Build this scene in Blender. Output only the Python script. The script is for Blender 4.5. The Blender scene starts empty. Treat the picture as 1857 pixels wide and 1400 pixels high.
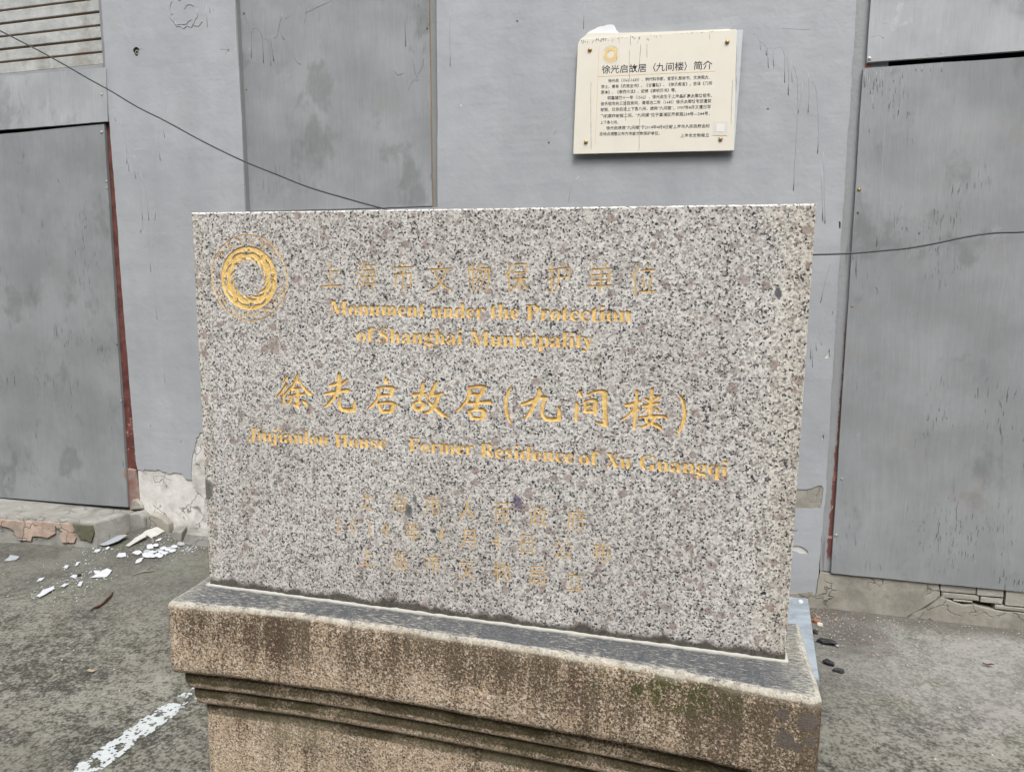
import bpy, bmesh, math, random
import numpy as np
from mathutils import Vector, Matrix, noise as mnoise
from mathutils.geometry import delaunay_2d_cdt
random.seed(7)
sc = bpy.context.scene
COL = sc.collection
R = math.radians

# ------------------------------------------------------------------ camera
cd = bpy.data.cameras.new('camera'); cam = bpy.data.objects.new('camera', cd); COL.objects.link(cam)
cd.sensor_width = 36.0; cd.lens = 1322.06 / 1857.0 * 36.0; cd.clip_start = 0.05; cd.clip_end = 500
YAW, PITCH, ROLL = 0.26615508, 0.13682679, -0.00111092
_f = Vector((-math.sin(YAW)*math.cos(PITCH), math.cos(YAW)*math.cos(PITCH), -math.sin(PITCH)))
_r = Vector((math.cos(YAW), math.sin(YAW), 0)); _u = _r.cross(_f)
_r2 = _r*math.cos(ROLL) + _u*math.sin(ROLL); _u2 = -_r*math.sin(ROLL) + _u*math.cos(ROLL)
cam.matrix_world = Matrix(((_r2.x, _u2.x, -_f.x, 0), (_r2.y, _u2.y, -_f.y, -3.398077), (_r2.z, _u2.z, -_f.z, 1.45), (0, 0, 0, 1)))
sc.camera = cam

# ------------------------------------------------------------------ light: bright overcast
SUN_EL, SUN_AZ = R(58), R(158)          # azimuth clockwise from +Y (the wall faces -Y)
w = bpy.data.worlds.new('World'); sc.world = w; w.use_nodes = True
nt = w.node_tree; nt.nodes.clear()
sky = nt.nodes.new('ShaderNodeTexSky'); sky.sky_type = 'NISHITA'; sky.sun_disc = False
sky.sun_elevation = SUN_EL; sky.sun_rotation = SUN_AZ; sky.dust_density = 4.0; sky.air_density = 1.0
hs = nt.nodes.new('ShaderNodeHueSaturation'); hs.inputs['Saturation'].default_value = 0.22
bgn = nt.nodes.new('ShaderNodeBackground'); bgn.inputs['Strength'].default_value = 0.15
wo = nt.nodes.new('ShaderNodeOutputWorld')
nt.links.new(sky.outputs[0], hs.inputs['Color']); nt.links.new(hs.outputs[0], bgn.inputs[0]); nt.links.new(bgn.outputs[0], wo.inputs[0])
sl = bpy.data.lights.new('sun', 'SUN'); sl.energy = 1.0; sl.angle = R(24); sl.color = (1.0, 0.965, 0.92)
so = bpy.data.objects.new('sun', sl); COL.objects.link(so)
sd = Vector((math.sin(SUN_AZ)*math.cos(SUN_EL), math.cos(SUN_AZ)*math.cos(SUN_EL), math.sin(SUN_EL)))
so.rotation_euler = sd.to_track_quat('Z', 'Y').to_euler(); so.location = (2, -6, 8)
vs = sc.view_settings; vs.view_transform = 'Standard'; vs.look = 'None'; vs.gamma = 1.0; vs.use_curve_mapping = False
vs.exposure = 1.19

# ------------------------------------------------------------------ material helper
class Mat:
    def __init__(s, name, rough=0.7, spec=0.35):
        s.m = bpy.data.materials.new(name); s.m.use_nodes = True; s.nt = s.m.node_tree
        s.b = s.nt.nodes['Principled BSDF']; s.b.inputs['Roughness'].default_value = rough
        s.b.inputs['Specular IOR Level'].default_value = spec
        s.tc = s.nt.nodes.new('ShaderNodeTexCoord'); s.co = s.tc.outputs['Object']
    def set(s, sock, v):
        if hasattr(v, 'is_output') or isinstance(v, bpy.types.NodeSocket): s.nt.links.new(v, sock)
        else:
            if isinstance(v, (tuple, list)) and sock.type == 'RGBA' and len(v) == 3: v = (*v, 1)
            sock.default_value = v
    def noise(s, scale, detail=3, rough=0.5, vec=None, dist=0.0, col=False):
        n = s.nt.nodes.new('ShaderNodeTexNoise'); s.set(n.inputs['Vector'], vec if vec is not None else s.co)
        n.inputs['Scale'].default_value = scale; n.inputs['Detail'].default_value = detail
        n.inputs['Roughness'].default_value = rough; n.inputs['Distortion'].default_value = dist
        return n.outputs['Color' if col else 'Fac']
    def vor(s, scale, vec=None, feature='F1', rand=1.0):
        n = s.nt.nodes.new('ShaderNodeTexVoronoi'); n.feature = feature; s.set(n.inputs['Vector'], vec if vec is not None else s.co)
        n.inputs['Scale'].default_value = scale; n.inputs['Randomness'].default_value = rand
        return n.outputs['Distance'], (n.outputs['Color'] if feature != 'DISTANCE_TO_EDGE' else None)
    def math(s, op, a, b=0.0, c=0.0, clamp=False):
        n = s.nt.nodes.new('ShaderNodeMath'); n.operation = op; n.use_clamp = clamp
        s.set(n.inputs[0], a); s.set(n.inputs[1], b)
        if op in ('MULTIPLY_ADD',): s.set(n.inputs[2], c)
        return n.outputs[0]
    def vm(s, op, a, b=(0, 0, 0), scale=None):
        n = s.nt.nodes.new('ShaderNodeVectorMath'); n.operation = op; s.set(n.inputs[0], a)
        if op == 'SCALE': s.set(n.inputs['Scale'], scale)
        else: s.set(n.inputs[1], b)
        return n.outputs['Value' if op in ('LENGTH', 'DISTANCE', 'DOT_PRODUCT') else 'Vector']
    def warp(s, scale, amt, vec=None, detail=2):
        c = s.noise(scale, detail, vec=vec, col=True)
        return s.vm('ADD', vec if vec is not None else s.co, s.vm('SCALE', s.vm('SUBTRACT', c, (.5, .5, .5)), scale=amt))
    def mp(s, sx, sy, sz, vec=None): return s.vm('MULTIPLY', vec if vec is not None else s.co, (sx, sy, sz))
    def sep(s, v):
        n = s.nt.nodes.new('ShaderNodeSeparateXYZ'); s.set(n.inputs[0], v); return n.outputs
    def st(s, x, a, b, lo=0.0, hi=1.0):
        n = s.nt.nodes.new('ShaderNodeMapRange'); n.interpolation_type = 'SMOOTHSTEP' if (lo, hi) == (0.0, 1.0) else 'LINEAR'
        s.set(n.inputs[0], x); n.inputs[1].default_value = a; n.inputs[2].default_value = b
        n.inputs[3].default_value = lo; n.inputs[4].default_value = hi; return n.outputs[0]
    def dn(s, x, a, b):            # 1 below a, 0 above b
        return s.math('SUBTRACT', 1.0, s.st(x, a, b))
    def mul(s, *a):
        r = a[0]
        for q in a[1:]: r = s.math('MULTIPLY', r, q)
        return r
    def mix(s, a, b, f, mode='MIX'):
        n = s.nt.nodes.new('ShaderNodeMix'); n.data_type = 'RGBA'; n.blend_type = mode
        s.set(n.inputs[0], f); s.set(n.inputs[6], a); s.set(n.inputs[7], b); return n.outputs[2]
    def ramp(s, f, stops, interp='LINEAR'):
        n = s.nt.nodes.new('ShaderNodeValToRGB'); s.set(n.inputs[0], f); cr = n.color_ramp; cr.interpolation = interp
        while len(cr.elements) < len(stops): cr.elements.new(0.5)
        for e, (p, c) in zip(cr.elements, stops): e.position = p; e.color = (*c, 1) if isinstance(c, tuple) else (c, c, c, 1)
        return n.outputs[0]
    def bump(s, h, dist, strength=1.0, nrm=None):
        n = s.nt.nodes.new('ShaderNodeBump'); s.set(n.inputs['Height'], h); n.inputs['Distance'].default_value = dist
        n.inputs['Strength'].default_value = strength
        if nrm is not None: s.nt.links.new(nrm, n.inputs['Normal'])
        return n.outputs[0]
    def out(s, col, nrm=None, rough=None):
        s.set(s.b.inputs['Base Color'], col)
        if nrm is not None: s.set(s.b.inputs['Normal'], nrm)
        if rough is not None: s.set(s.b.inputs['Roughness'], rough)
        return s.m

def simple(name, col, rough=0.6, var=0.25, scale=30, metal=0.0, bump=0.0):
    m = Mat(name, rough); n = m.noise(scale, 4)
    c = m.mix(tuple(x*(1-var) for x in col), tuple(min(1, x*(1+var)) for x in col), n)
    m.b.inputs['Metallic'].default_value = metal
    return m.out(c, m.bump(n, bump) if bump else None)

# ---- granite of the slab
def granite():
    m = Mat('speckled_granite', 0.42, 0.4)
    d = m.warp(120, 0.0035); d2 = m.warp(60, 0.012, detail=4)
    dist, c = m.vor(310, d); r = m.sep(c)[0]; g = m.sep(c)[1]
    cl = m.noise(38, 3); r = m.math('ADD', r, m.math('MULTIPLY', m.math('SUBTRACT', cl, 0.5), 0.35))
    base = m.ramp(r, [(0.0, (.030, .032, .042)), (.05, (.09, .09, .10)), (.12, (.24, .235, .23)), (.26, (.36, .35, .335)), (.46, (.50, .495, .475)), (.70, (.62, .612, .585)), (1.0, (.76, .75, .72))])
    fine = m.noise(520, 2); base = m.mix(base, m.ramp(fine, [(.3, .72), (.7, 1.0)]), 0.5, 'MULTIPLY')
    # pinkish brown feldspar, two sizes
    for sc_, lo, rad in ((50, .42, .44), (92, .46, .46)):
        pd, pc = m.vor(sc_, d2); pr = m.sep(pc)
        rr = m.math('MULTIPLY', pr[1], rad); msk = m.mul(m.dn(m.math('SUBTRACT', pd, rr), -.10, .05), m.st(pr[0], lo, lo+.03))
        pk = m.mix((.205, .155, .140), (.36, .29, .265), m.noise(210, 3))
        pk = m.mix(pk, base, .14)
        base = m.mix(base, pk, m.mul(msk, m.st(pr[2], -.2, .8), .84))
    # black mica flecks
    bd, bc = m.vor(185, m.warp(260, .0035)); br = m.sep(bc)
    bm_ = m.mul(m.dn(bd, .24, .32), m.st(m.math('ADD', br[0], m.math('MULTIPLY', m.math('SUBTRACT', m.noise(34, 2), .5), .9)), .62, .65))
    base = m.mix(base, (.014, .015, .022), m.math('MULTIPLY', bm_, .96))
    # a few dark inclusions and the pale / dirty margins
    for (u, v, rad, col, st_) in ((.4589, .2086, .012, (.09, .10, .11), .85), (.4729, .232, .006, (.09, .10, .12), .8), (1.1153, .6372, .0075, (.07, .08, .10), .9), (.2063, .721, .006, (.08, .09, .12), .8),
                             (.4122, .192, .005, (.10, .09, .12), .7), (.5102, .1724, .006, (.06, .07, .08), .8), (.004, .212, .022, (.10, .105, .10), .85), (.678, .246, .011, (.10, .07, .14), .75), (.1769, .5223, .016, (.32, .26, .24), .7)):
        dd = m.vm('DISTANCE', m.mp(1, 0, .8, d2), (u, 0, v*.8))
        base = m.mix(base, col, m.math('MULTIPLY', m.dn(dd, rad*.6, rad), st_))
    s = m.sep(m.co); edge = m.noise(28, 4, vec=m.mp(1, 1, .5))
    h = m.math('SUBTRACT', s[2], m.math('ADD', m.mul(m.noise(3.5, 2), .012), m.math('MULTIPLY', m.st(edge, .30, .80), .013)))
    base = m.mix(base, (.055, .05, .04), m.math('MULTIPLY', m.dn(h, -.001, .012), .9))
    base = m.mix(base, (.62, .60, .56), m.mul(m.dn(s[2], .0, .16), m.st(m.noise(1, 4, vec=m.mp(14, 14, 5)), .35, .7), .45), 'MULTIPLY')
    wm = m.math('MAXIMUM', m.dn(s[0], .0, .045), m.st(s[0], 1.06, 1.165))
    base = m.mix(base, (1.0, .93, .80), m.math('MULTIPLY', wm, .38), 'MULTIPLY')
    base = m.mix(base, (.945, .935, .925), 1.0, 'MULTIPLY'); base = m.mix(base, (.90, .885, .87), m.st(m.noise(3.5, 3), .35, .7), 'MULTIPLY')
    base = m.mix(base, (.80, .785, .75), m.mul(m.st(m.noise(1, 5, .6, vec=m.mp(16, 16, 1.8)), .50, .72), .55), 'MULTIPLY')
    hgt = m.math('ADD', m.noise(300, 2), m.math('MULTIPLY', bm_, -.7))
    return m.out(base, m.bump(hgt, .0006, .5), m.st(fine, .3, .7, .36, .58))

def plinth_stone():
    m = Mat('weathered_pink_granite', 0.85, 0.2)
    s = m.sep(m.co)
    d = m.warp(150, .003)
    vd, vc = m.vor(330, d); r = m.sep(vc)[0]
    base = m.ramp(r, [(0, (.09, .07, .05)), (.20, (.31, .23, .155)), (.46, (.49, .365, .245)), (.78, (.57, .455, .33)), (1, (.74, .69, .60))])
    base = m.mix(base, (.40, .325, .265), .15)
    base = m.mix(base, m.ramp(m.noise(16, 4), [(.3, .74), (.7, 1.0)]), .7, 'MULTIPLY')
    # dark flecks
    bd, bc = m.vor(190, d); base = m.mix(base, (.040, .032, .026), m.mul(m.dn(bd, .20, .38), m.st(m.sep(bc)[0], .52, .56), .85))
    # vertical run-off stains, broken up by the grain
    str1 = m.noise(1.0, 5, .62, vec=m.mp(26, 26, 2.6)); str2 = m.noise(1.0, 4, .6, vec=m.mp(95, 95, 9)); big = m.noise(5.5, 3)
    grain = m.noise(210, 4, .85)
    t = m.math('ADD', m.math('MULTIPLY', str1, .55), m.math('ADD', m.math('MULTIPLY', str2, .25), m.math('MULTIPLY', big, .40)))
    t = m.math('ADD', t, m.math('MULTIPLY', m.math('SUBTRACT', grain, .5), 1.35))
    low = m.math('ADD', m.mul(m.dn(s[2], -.15, -.06), .10), m.math('ADD', m.mul(m.dn(s[2], -.42, -.26), .08), m.mul(m.math('SUBTRACT', m.dn(s[0], .0, .16), .3), .05)))
    stain = m.st(m.math('SUBTRACT', t, low), .525, .64)
    base = m.mix(base, (.052, .038, .022), m.math('MULTIPLY', stain, .82))
    # one strong dark brown run left of the middle
    for (uu, wd) in ((.205, .03), (.15, .018), (.80, .03)):
        xx = m.math('ABSOLUTE', m.math('SUBTRACT', m.math('ADD', s[0], m.math('MULTIPLY', m.math('SUBTRACT', m.noise(14, 3), .5), .05)), uu))
        k = m.mul(m.dn(xx, 0.0, wd), m.st(grain, .30, .62), m.dn(s[2], -.018, -.004), m.st(s[2], -.145, -.10))
        base = m.mix(base, (.07, .04, .028), m.math('MULTIPLY', k, .8))
    # moss
    md = m.vm('DISTANCE', m.mp(.36, 0, 1.0), (.965*.36, 0, -.032))
    mk = m.mul(m.dn(md, .015, .065), m.st(m.math('ADD', grain, m.math('MULTIPLY', m.noise(40, 3), .8)), .82, .98))
    base = m.mix(base, (.058, .062, .018), m.math('MULTIPLY', mk, .9))
    # mouldings under the cap: green-brown soil, then painted shade and lit edges
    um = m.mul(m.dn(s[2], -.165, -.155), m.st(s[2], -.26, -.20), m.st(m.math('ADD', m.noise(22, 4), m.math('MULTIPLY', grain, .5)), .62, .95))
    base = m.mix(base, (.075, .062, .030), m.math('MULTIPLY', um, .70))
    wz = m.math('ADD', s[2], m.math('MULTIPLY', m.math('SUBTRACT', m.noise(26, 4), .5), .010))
    for z0, z1 in ((-.157, -.181), (-.1985, -.218), (-.2385, -.262)):  # dark upper bands: moss with the cap's shade put into the colour
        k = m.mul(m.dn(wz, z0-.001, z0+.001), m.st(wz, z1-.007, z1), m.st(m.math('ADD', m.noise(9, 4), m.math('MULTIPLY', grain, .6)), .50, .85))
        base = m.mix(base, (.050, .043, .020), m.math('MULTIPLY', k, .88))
    for z0 in (-.1935, -.2330):  # pale lower edges, painted as if lit
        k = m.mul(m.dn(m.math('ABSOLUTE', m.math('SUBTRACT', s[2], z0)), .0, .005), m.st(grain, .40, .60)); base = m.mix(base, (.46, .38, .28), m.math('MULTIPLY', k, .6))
    body = m.mul(m.dn(s[2], -.235, -.22), m.st(m.noise(12, 4), .42, .72))
    base = m.mix(base, (.30, .27, .18), m.math('MULTIPLY', body, .35))
    # cement smears near the right corner
    for (u, v, rad) in ((1.152, -.037, .011), (1.190, -.042, .017), (1.158, -.083, .017), (1.197, -.075, .010), (1.176, -.087, .009)):
        dd = m.vm('DISTANCE', m.mp(1, 0, 1.0, m.warp(45, .016)), (u, 0, v))
        base = m.mix(base, (.115, .098, .085), m.math('MULTIPLY', m.dn(dd, rad*.75, rad*1.08), .93))
    # top face: blue-black crust with pale scratches, pale worn rim
    g = m.nt.nodes.new('ShaderNodeNewGeometry'); nz = m.sep(g.outputs['Normal'])[2]
    topm = m.st(nz, .55, .85)
    crust = m.mix((.034, .038, .046), (.085, .090, .100), m.noise(60, 4))
    sc1 = m.noise(1.0, 4, .7, vec=m.mp(60, 240, 60, m.warp(20, .01)))
    crust = m.mix(crust, (.34, .325, .275), m.math('MULTIPLY', m.st(m.math('ADD', sc1, m.math('MULTIPLY', m.math('SUBTRACT', m.noise(7, 4), .5), .3)), .53, .66), .75))
    endm = m.math('MAXIMUM', m.st(s[0], 1.12, 1.22), m.dn(s[0], -.05, .03))
    crust = m.mix(crust, (.40, .385, .32), m.mul(endm, m.st(m.noise(90, 4, .7, vec=m.mp(1, 3, 1)), .40, .60), .75))
    base = m.mix(base, crust, topm)
    rim = m.mul(m.math('MULTIPLY', m.st(nz, .06, .40), m.dn(m.math('ADD', nz, m.math('MULTIPLY', m.math('SUBTRACT', grain, .5), .5)), .90, 1.02)), m.st(m.math('ADD', grain, m.math('MULTIPLY', m.noise(55, 2), .4)), .50, .80))
    base = m.mix(base, (.47, .45, .385), m.mul(rim, .85, m.st(s[2], -.03, -.02)))
    hgt = m.math('ADD', m.math('MULTIPLY', vd, .6), m.math('ADD', grain, m.math('MULTIPLY', stain, -.3)))
    return m.out(base, m.bump(hgt, .0022, .7))

def wall_paint(name='grey_wall_paint', tint=(1, 1, 1), chips=True):
    m = Mat(name, 0.52, 0.35)
    n1 = m.noise(1.6, 4, .55); n2 = m.noise(1, 4, .5, vec=m.mp(7, 7, 1.0)); n3 = m.noise(14, 3)
    a = m.mix((.282*tint[0], .295*tint[1], .311*tint[2]), (.330*tint[0], .344*tint[1], .361*tint[2]), m.st(n1, .3, .7))
    a = m.mix(a, m.ramp(n2, [(.3, .90), (.7, 1.0)]), .8, 'MULTIPLY')
    a = m.mix(a, m.ramp(n3, [(.3, .95), (.7, 1.0)]), .7, 'MULTIPLY')
    a = m.mix(a, (.90, .86, .80), m.math('MULTIPLY', m.st(m.noise(2.6, 4, .6), .56, .74), .35), 'MULTIPLY')
    a = m.mix(a, (.20, .20, .20), m.mul(m.st(m.noise(1, 5, .65, vec=m.mp(30, 30, 1.6)), .66, .80), .35))
    h = m.math('ADD', m.math('MULTIPLY', m.noise(9, 3), 2.0), m.math('ADD', m.math('MULTIPLY', m.noise(55, 3), .35), m.math('MULTIPLY', m.noise(1, 3, vec=m.mp(1.5, 1, 22)), .5)))
    if chips:
        vd, vc = m.vor(7, m.warp(60, .01)); cm = m.mul(m.dn(vd, .016, .024), m.st(m.sep(vc)[0], .70, .72))
        a = m.mix(a, (.66, .65, .62), cm); h = m.math('SUBTRACT', h, m.math('MULTIPLY', cm, .5))
        vd, vc = m.vor(16, m.warp(40, .03)); cm = m.mul(m.dn(vd, .02, .035), m.st(m.sep(vc)[1], .88, .9))
        a = m.mix(a, (.07, .07, .07), m.math('MULTIPLY', cm, .8))
    return m.out(a, m.bump(h, .004, .5), m.st(n3, .3, .7, .46, .62))

def plywood(name, seed=0.0, tone=1.0, brown=.35, checks=1.0):
    m = Mat(name, 0.62, 0.3)
    co = m.vm('ADD', m.co, (seed*3.1, seed*1.7, seed*2.3))
    g1 = m.noise(1, 5, .6, vec=m.mp(75, 75, 3.2, m.warp(3, .05, co))); g2 = m.noise(1, 4, .6, vec=m.mp(240, 240, 12, co)); n1 = m.noise(2.3, 5, .6, vec=co)
    a = m.mix((.182*tone, .191*tone, .196*tone), (.248*tone, .259*tone, .266*tone), m.st(n1, .3, .72))
    a = m.mix(a, m.ramp(g1, [(.3, .92), (.7, 1.02)]), .8, 'MULTIPLY')
    a = m.mix(a, m.ramp(g2, [(.3, .90), (.72, 1.03)]), .7, 'MULTIPLY')
    # tide marks, rubbed warm areas
    tm = m.noise(1, 5, .62, vec=m.mp(3.4, 3.4, 2.2, m.warp(5, .12, co)))
    a = m.mix(a, (.095*tone, .100*tone, .098*tone), m.mul(m.st(tm, .56, .66), m.dn(tm, .66, .76), .45))
    a = m.mix(a, (.24*tone, .205*tone, .18*tone), m.mul(m.st(m.noise(4.2, 5, .7, vec=co), .55, .72), m.st(m.noise(120, 3, vec=m.mp(1, 1, 3, co)), .42, .62), brown))
    a = m.mix(a, (.33*tone, .34*tone, .35*tone), m.mul(m.st(m.noise(6.5, 4, .7, vec=co), .64, .78), .4))
    # short vertical checks in patches
    ck = m.noise(1, 3, .55, vec=m.mp(190, 190, 13, m.warp(9, .02, co)))
    ar = m.st(m.noise(4.6, 3, .5, vec=m.mp(1, 1, .8, co)), .54, .64)
    ckm = m.mul(m.st(ck, .62, .66), ar, checks)
    ck2 = m.noise(1, 3, .55, vec=m.mp(12, 12, 170, co)); ckm2 = m.mul(m.st(ck2, .69, .73), m.st(m.noise(3.1, 2, vec=m.vm('ADD', co, (5, 5, 5))), .60, .70), checks*.6)
    a = m.mix(a, (.045, .043, .04), m.math('MULTIPLY', ckm, .85)); a = m.mix(a, (.08, .08, .08), m.math('MULTIPLY', ckm2, .6))
    h = m.math('ADD', m.math('ADD', g1, m.math('MULTIPLY', g2, .5)), m.math('ADD', m.math('MULTIPLY', ckm, -2.0), m.math('MULTIPLY', m.noise(16, 4, vec=co), .8)))
    return m.out(a, m.bump(h, .0016, .7))

def plaster(name, a, b, stain=(.30, .29, .26), amt=.6, cracks=True):
    m = Mat(name, .88, .2)
    n = m.noise(9, 5, .62); c = m.mix(a, b, m.st(n, .3, .7))
    c = m.mix(c, stain, m.mul(m.st(m.noise(6, 5, .65, dist=.6), .48, .68), amt))
    c = m.mix(c, m.ramp(m.noise(120, 4), [(.3, .82), (.7, 1.0)]), .7, 'MULTIPLY')
    h = m.math('ADD', m.noise(40, 5, .65), m.math('MULTIPLY', m.noise(7, 3), 1.5))
    if cracks:
        ed, _ = m.vor(9, m.warp(14, .08, detail=4), 'DISTANCE_TO_EDGE'); cm = m.mul(m.dn(ed, .006, .022), m.st(m.noise(5, 2), .5, .6))
        c = m.mix(c, (.08, .075, .065), m.math('MULTIPLY', cm, .65)); h = m.math('SUBTRACT', h, m.math('MULTIPLY', cm, 1.2))
    return m.out(c, m.bump(h, .004, .8))

def ground_mat():
    m = Mat('old_concrete_ground', .88, .22)
    s = m.sep(m.co)
    n = m.noise(1.7, 5, .6)
    c = m.mix((.076, .074, .063), (.116, .112, .099), m.st(n, .3, .7))
    # paler, drier strip by the wall on the right side
    rt = m.mul(m.st(s[0], .15, .9), m.st(m.math('ADD', s[1], m.math('MULTIPLY', m.noise(2.2, 4), .9)), -.95, .05))
    c = m.mix(c, m.mix((.165, .163, .152), (.225, .222, .21), m.noise(7, 4)), m.math('MULTIPLY', rt, .85))
    lt = m.mul(m.dn(s[0], -2.0, -1.2), m.st(m.noise(3.2, 4), .35, .65))
    c = m.mix(c, (.135, .137, .122), m.math('MULTIPLY', lt, .5))
    # exposed grit, coarse worn texture in front, dark pits
    fine = m.noise(78, 7, .72, vec=m.warp(22, .012)); mid = m.noise(24, 5, .65, vec=m.warp(7, .05, detail=3)); low = m.noise(2.6, 4, .6)
    nearm = m.math('ADD', .40, m.math('MULTIPLY', m.dn(s[1], -1.15, -.55), .60))
    cc = m.math('ADD', fine, m.math('ADD', m.math('MULTIPLY', m.math('SUBTRACT', mid, .5), .55), m.math('MULTIPLY', m.math('SUBTRACT', low, .5), .45)))
    c = m.mix(c, m.mix((.32, .32, .30), (1.75, 1.72, 1.66), m.st(cc, .36, .64)), nearm, 'MULTIPLY')
    vd, vc = m.vor(42, m.warp(30, .016)); vr = m.sep(vc); pm = m.mul(m.dn(vd, .14, .34), m.st(vr[0], .70, .74))
    c = m.mix(c, (.050, .053, .050), m.mul(pm, nearm, .75))
    vd2, vc2 = m.vor(80); c = m.mix(c, (.55, .54, .52), m.mul(m.dn(vd2, .07, .12), m.st(m.sep(vc2)[0], .955, .96)))
    moss = m.mul(m.st(m.noise(3.3, 5, .65), .50, .66), m.st(m.noise(60, 4), .45, .60))
    c = m.mix(c, (.062, .070, .030), m.math('MULTIPLY', moss, .55))
    # dirt collected against the wall foot
    c = m.mix(c, (.07, .062, .052), m.mul(m.st(m.math('ADD', s[1], m.math('MULTIPLY', m.noise(12, 4), .12)), -.10, .03), .7))
    dk = m.vm('DISTANCE', m.mp(1, .7, 0), (.60, -.22*.7, 0)); c = m.mix(c, (.065, .060, .052), m.mul(m.dn(m.math('ADD', dk, m.math('MULTIPLY', m.noise(14, 4), .14)), .10, .30), .75))
    h = m.math('ADD', m.math('MULTIPLY', pm, -.5), m.math('ADD', cc, m.math('MULTIPLY', m.noise(180, 3), .4)))
    return m.out(c, m.bump(h, .0045, .7))

def gold():
    m = Mat('gold_paint', .42, .5); n = m.noise(170, 4)
    c = m.mix((.66, .445, .135), (.86, .63, .265), m.st(n, .3, .7))
    c = m.mix(c, (.45, .27, .07), m.mul(m.st(m.noise(60, 4), .66, .76), .3))
    m.b.inputs['Metallic'].default_value = .12
    return m.out(c, m.bump(n, .0009, .9))
def faded_gold():
    m = Mat('faded_gold_paint', .5, .4); n = m.noise(120, 4)
    c = m.mix((.50, .335, .12), (.66, .47, .20), m.st(n, .3, .7)); c = m.mix(c, (.42, .38, .31), m.mul(m.st(m.noise(14, 5, .7), .48, .68), .45))
    return m.out(c, m.bump(n, .0006, .8))
def cream():
    m = Mat('cream_sign_face', .35, .45); n = m.noise(14, 4)
    c = m.mix((.57, .54, .465), (.63, .60, .525), n)
    c = m.mix(c, (.45, .43, .38), m.mul(m.st(m.noise(60, 4, .7), .66, .78), .35))
    return m.out(c)
def frame_red():
    m = Mat('worn_red_frame_paint', .6, .35); s = m.sep(m.co)
    c = m.mix((.075, .026, .022), (.150, .056, .046), m.st(m.noise(18, 5, .65), .3, .7))
    c = m.mix(c, (.03, .012, .01), m.mul(m.st(m.noise(40, 4, .7), .60, .72), .7))
    ch = m.mul(m.st(m.noise(34, 4, .6), .58, .63), m.dn(s[2], .25, .75)); c = m.mix(c, (.50, .27, .22), m.math('MULTIPLY', ch, .85))
    return m.out(c, m.bump(m.noise(50, 4), .002))
def strip_mat():
    m = Mat('reveal_paint_worn_to_red', .6, .35); s = m.sep(m.co)
    g = m.mix((.215, .222, .230), (.275, .283, .290), m.noise(9, 4))
    g = m.mix(g, (.08, .08, .08), m.mul(m.st(m.noise(1, 4, vec=m.mp(40, 40, 3)), .62, .72), .5))
    # red primer shows near the board, more towards the foot
    lim = m.math('ADD', .5385, m.math('MULTIPLY', m.st(s[2], .2, 1.25), .020))
    x = m.math('ADD', s[0], m.math('MULTIPLY', m.math('SUBTRACT', m.noise(22, 5, .65), .5), .030))
    k = m.mul(m.st(m.math('SUBTRACT', x, lim), -.0015, .0015), m.dn(s[2], 1.15, 1.4), m.st(s[2], .21, .25))
    red = m.mix((.11, .042, .036), (.19, .080, .068), m.noise(40, 4)); red = m.mix(red, (.52, .29, .25), m.mul(m.st(m.noise(26, 4, .6), .56, .60), m.dn(s[2], .45, .7)))
    return m.out(m.mix(g, red, k), m.bump(m.noise(40, 4), .002))

GDF = faded_gold()
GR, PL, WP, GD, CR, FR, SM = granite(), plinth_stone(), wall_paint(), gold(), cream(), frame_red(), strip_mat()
PLY = [plywood('painted_plywood_a', 0, 1.0, .35), plywood('painted_plywood_b', 1.3, 1.08, .75, .35), plywood('painted_plywood_c', 2.6, 1.06, .55, .8), plywood('painted_plywood_d', 4.1, 1.38, .2, .3)]
PW = plaster('bare_white_plaster', (.50, .49, .46), (.62, .61, .58), (.27, .25, .22), .6)
PB = plaster('bare_grey_render', (.235, .222, .19), (.31, .292, .25), (.16, .155, .13), .55)
PS = plaster('doorstep_cement', (.215, .212, .19), (.275, .272, .25), (.12, .12, .10), .55)
PP = plaster('peeled_pink_brick_render', (.33, .215, .165), (.42, .33, .27), (.20, .19, .165), .7)
MT = simple('mortar_bead', (.36, .355, .32), .85, .15, 60, bump=.002)
GND = ground_mat()
DRIP = simple('dirty_grey_paint_run', (.245, .260, .276), .5, .08, 40)
DRIPD = simple('dark_grey_paint_run', (.150, .160, .166), .5, .1, 40)
INK = simple('dark_print', (.030, .033, .038), .5, .1)
GLINE = simple('pale_gold_print', (.62, .45, .17), .5, .15, 60)
BRASS = simple('tarnished_brass', (.36, .27, .12), .38, .4, 120, .7)
STEEL = simple('zinc_screw', (.42, .42, .41), .4, .3, 120, .6)
RUST = simple('rusted_screw', (.11, .055, .03), .8, .4, 120)
DARK = simple('painted_void_shade', (.012, .011, .010), .9)  # near-black colour stands in for shade in gaps and holes
SIDE = simple('sign_edge_grey', (.42, .44, .46), .5, .15)
FLK = simple('white_paint_flake', (.42, .435, .46), .6, .12, 25, bump=.001)
FLK2 = simple('cream_plaster_flake', (.36, .36, .335), .7, .15, 25, bump=.001)
FLK3 = simple('grey_paint_flake', (.27, .29, .31), .6, .12, 25, bump=.001)
CABLE = simple('black_cable_sheath', (.035, .04, .045), .45, .2)
PIPE = simple('grey_pipe', (.20, .20, .18), .6, .3)
LINE = simple('white_road_paint', (.38, .405, .405), .7, .22, 50, bump=.002)
LUMP = simple('black_cinder', (.018, .018, .02), .55, .6, 60, bump=.004)
BRICKR = simple('broken_red_brick', (.26, .10, .055), .85, .35, 60, bump=.003)
PALE = simple('pale_stone_chip', (.50, .46, .38), .8, .2, 40)
WOOD = simple('grey_dry_twig', (.20, .185, .15), .8, .25, 60)
RROD = simple('rusty_rod', (.055, .022, .014), .85, .4, 60, bump=.002)
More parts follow.
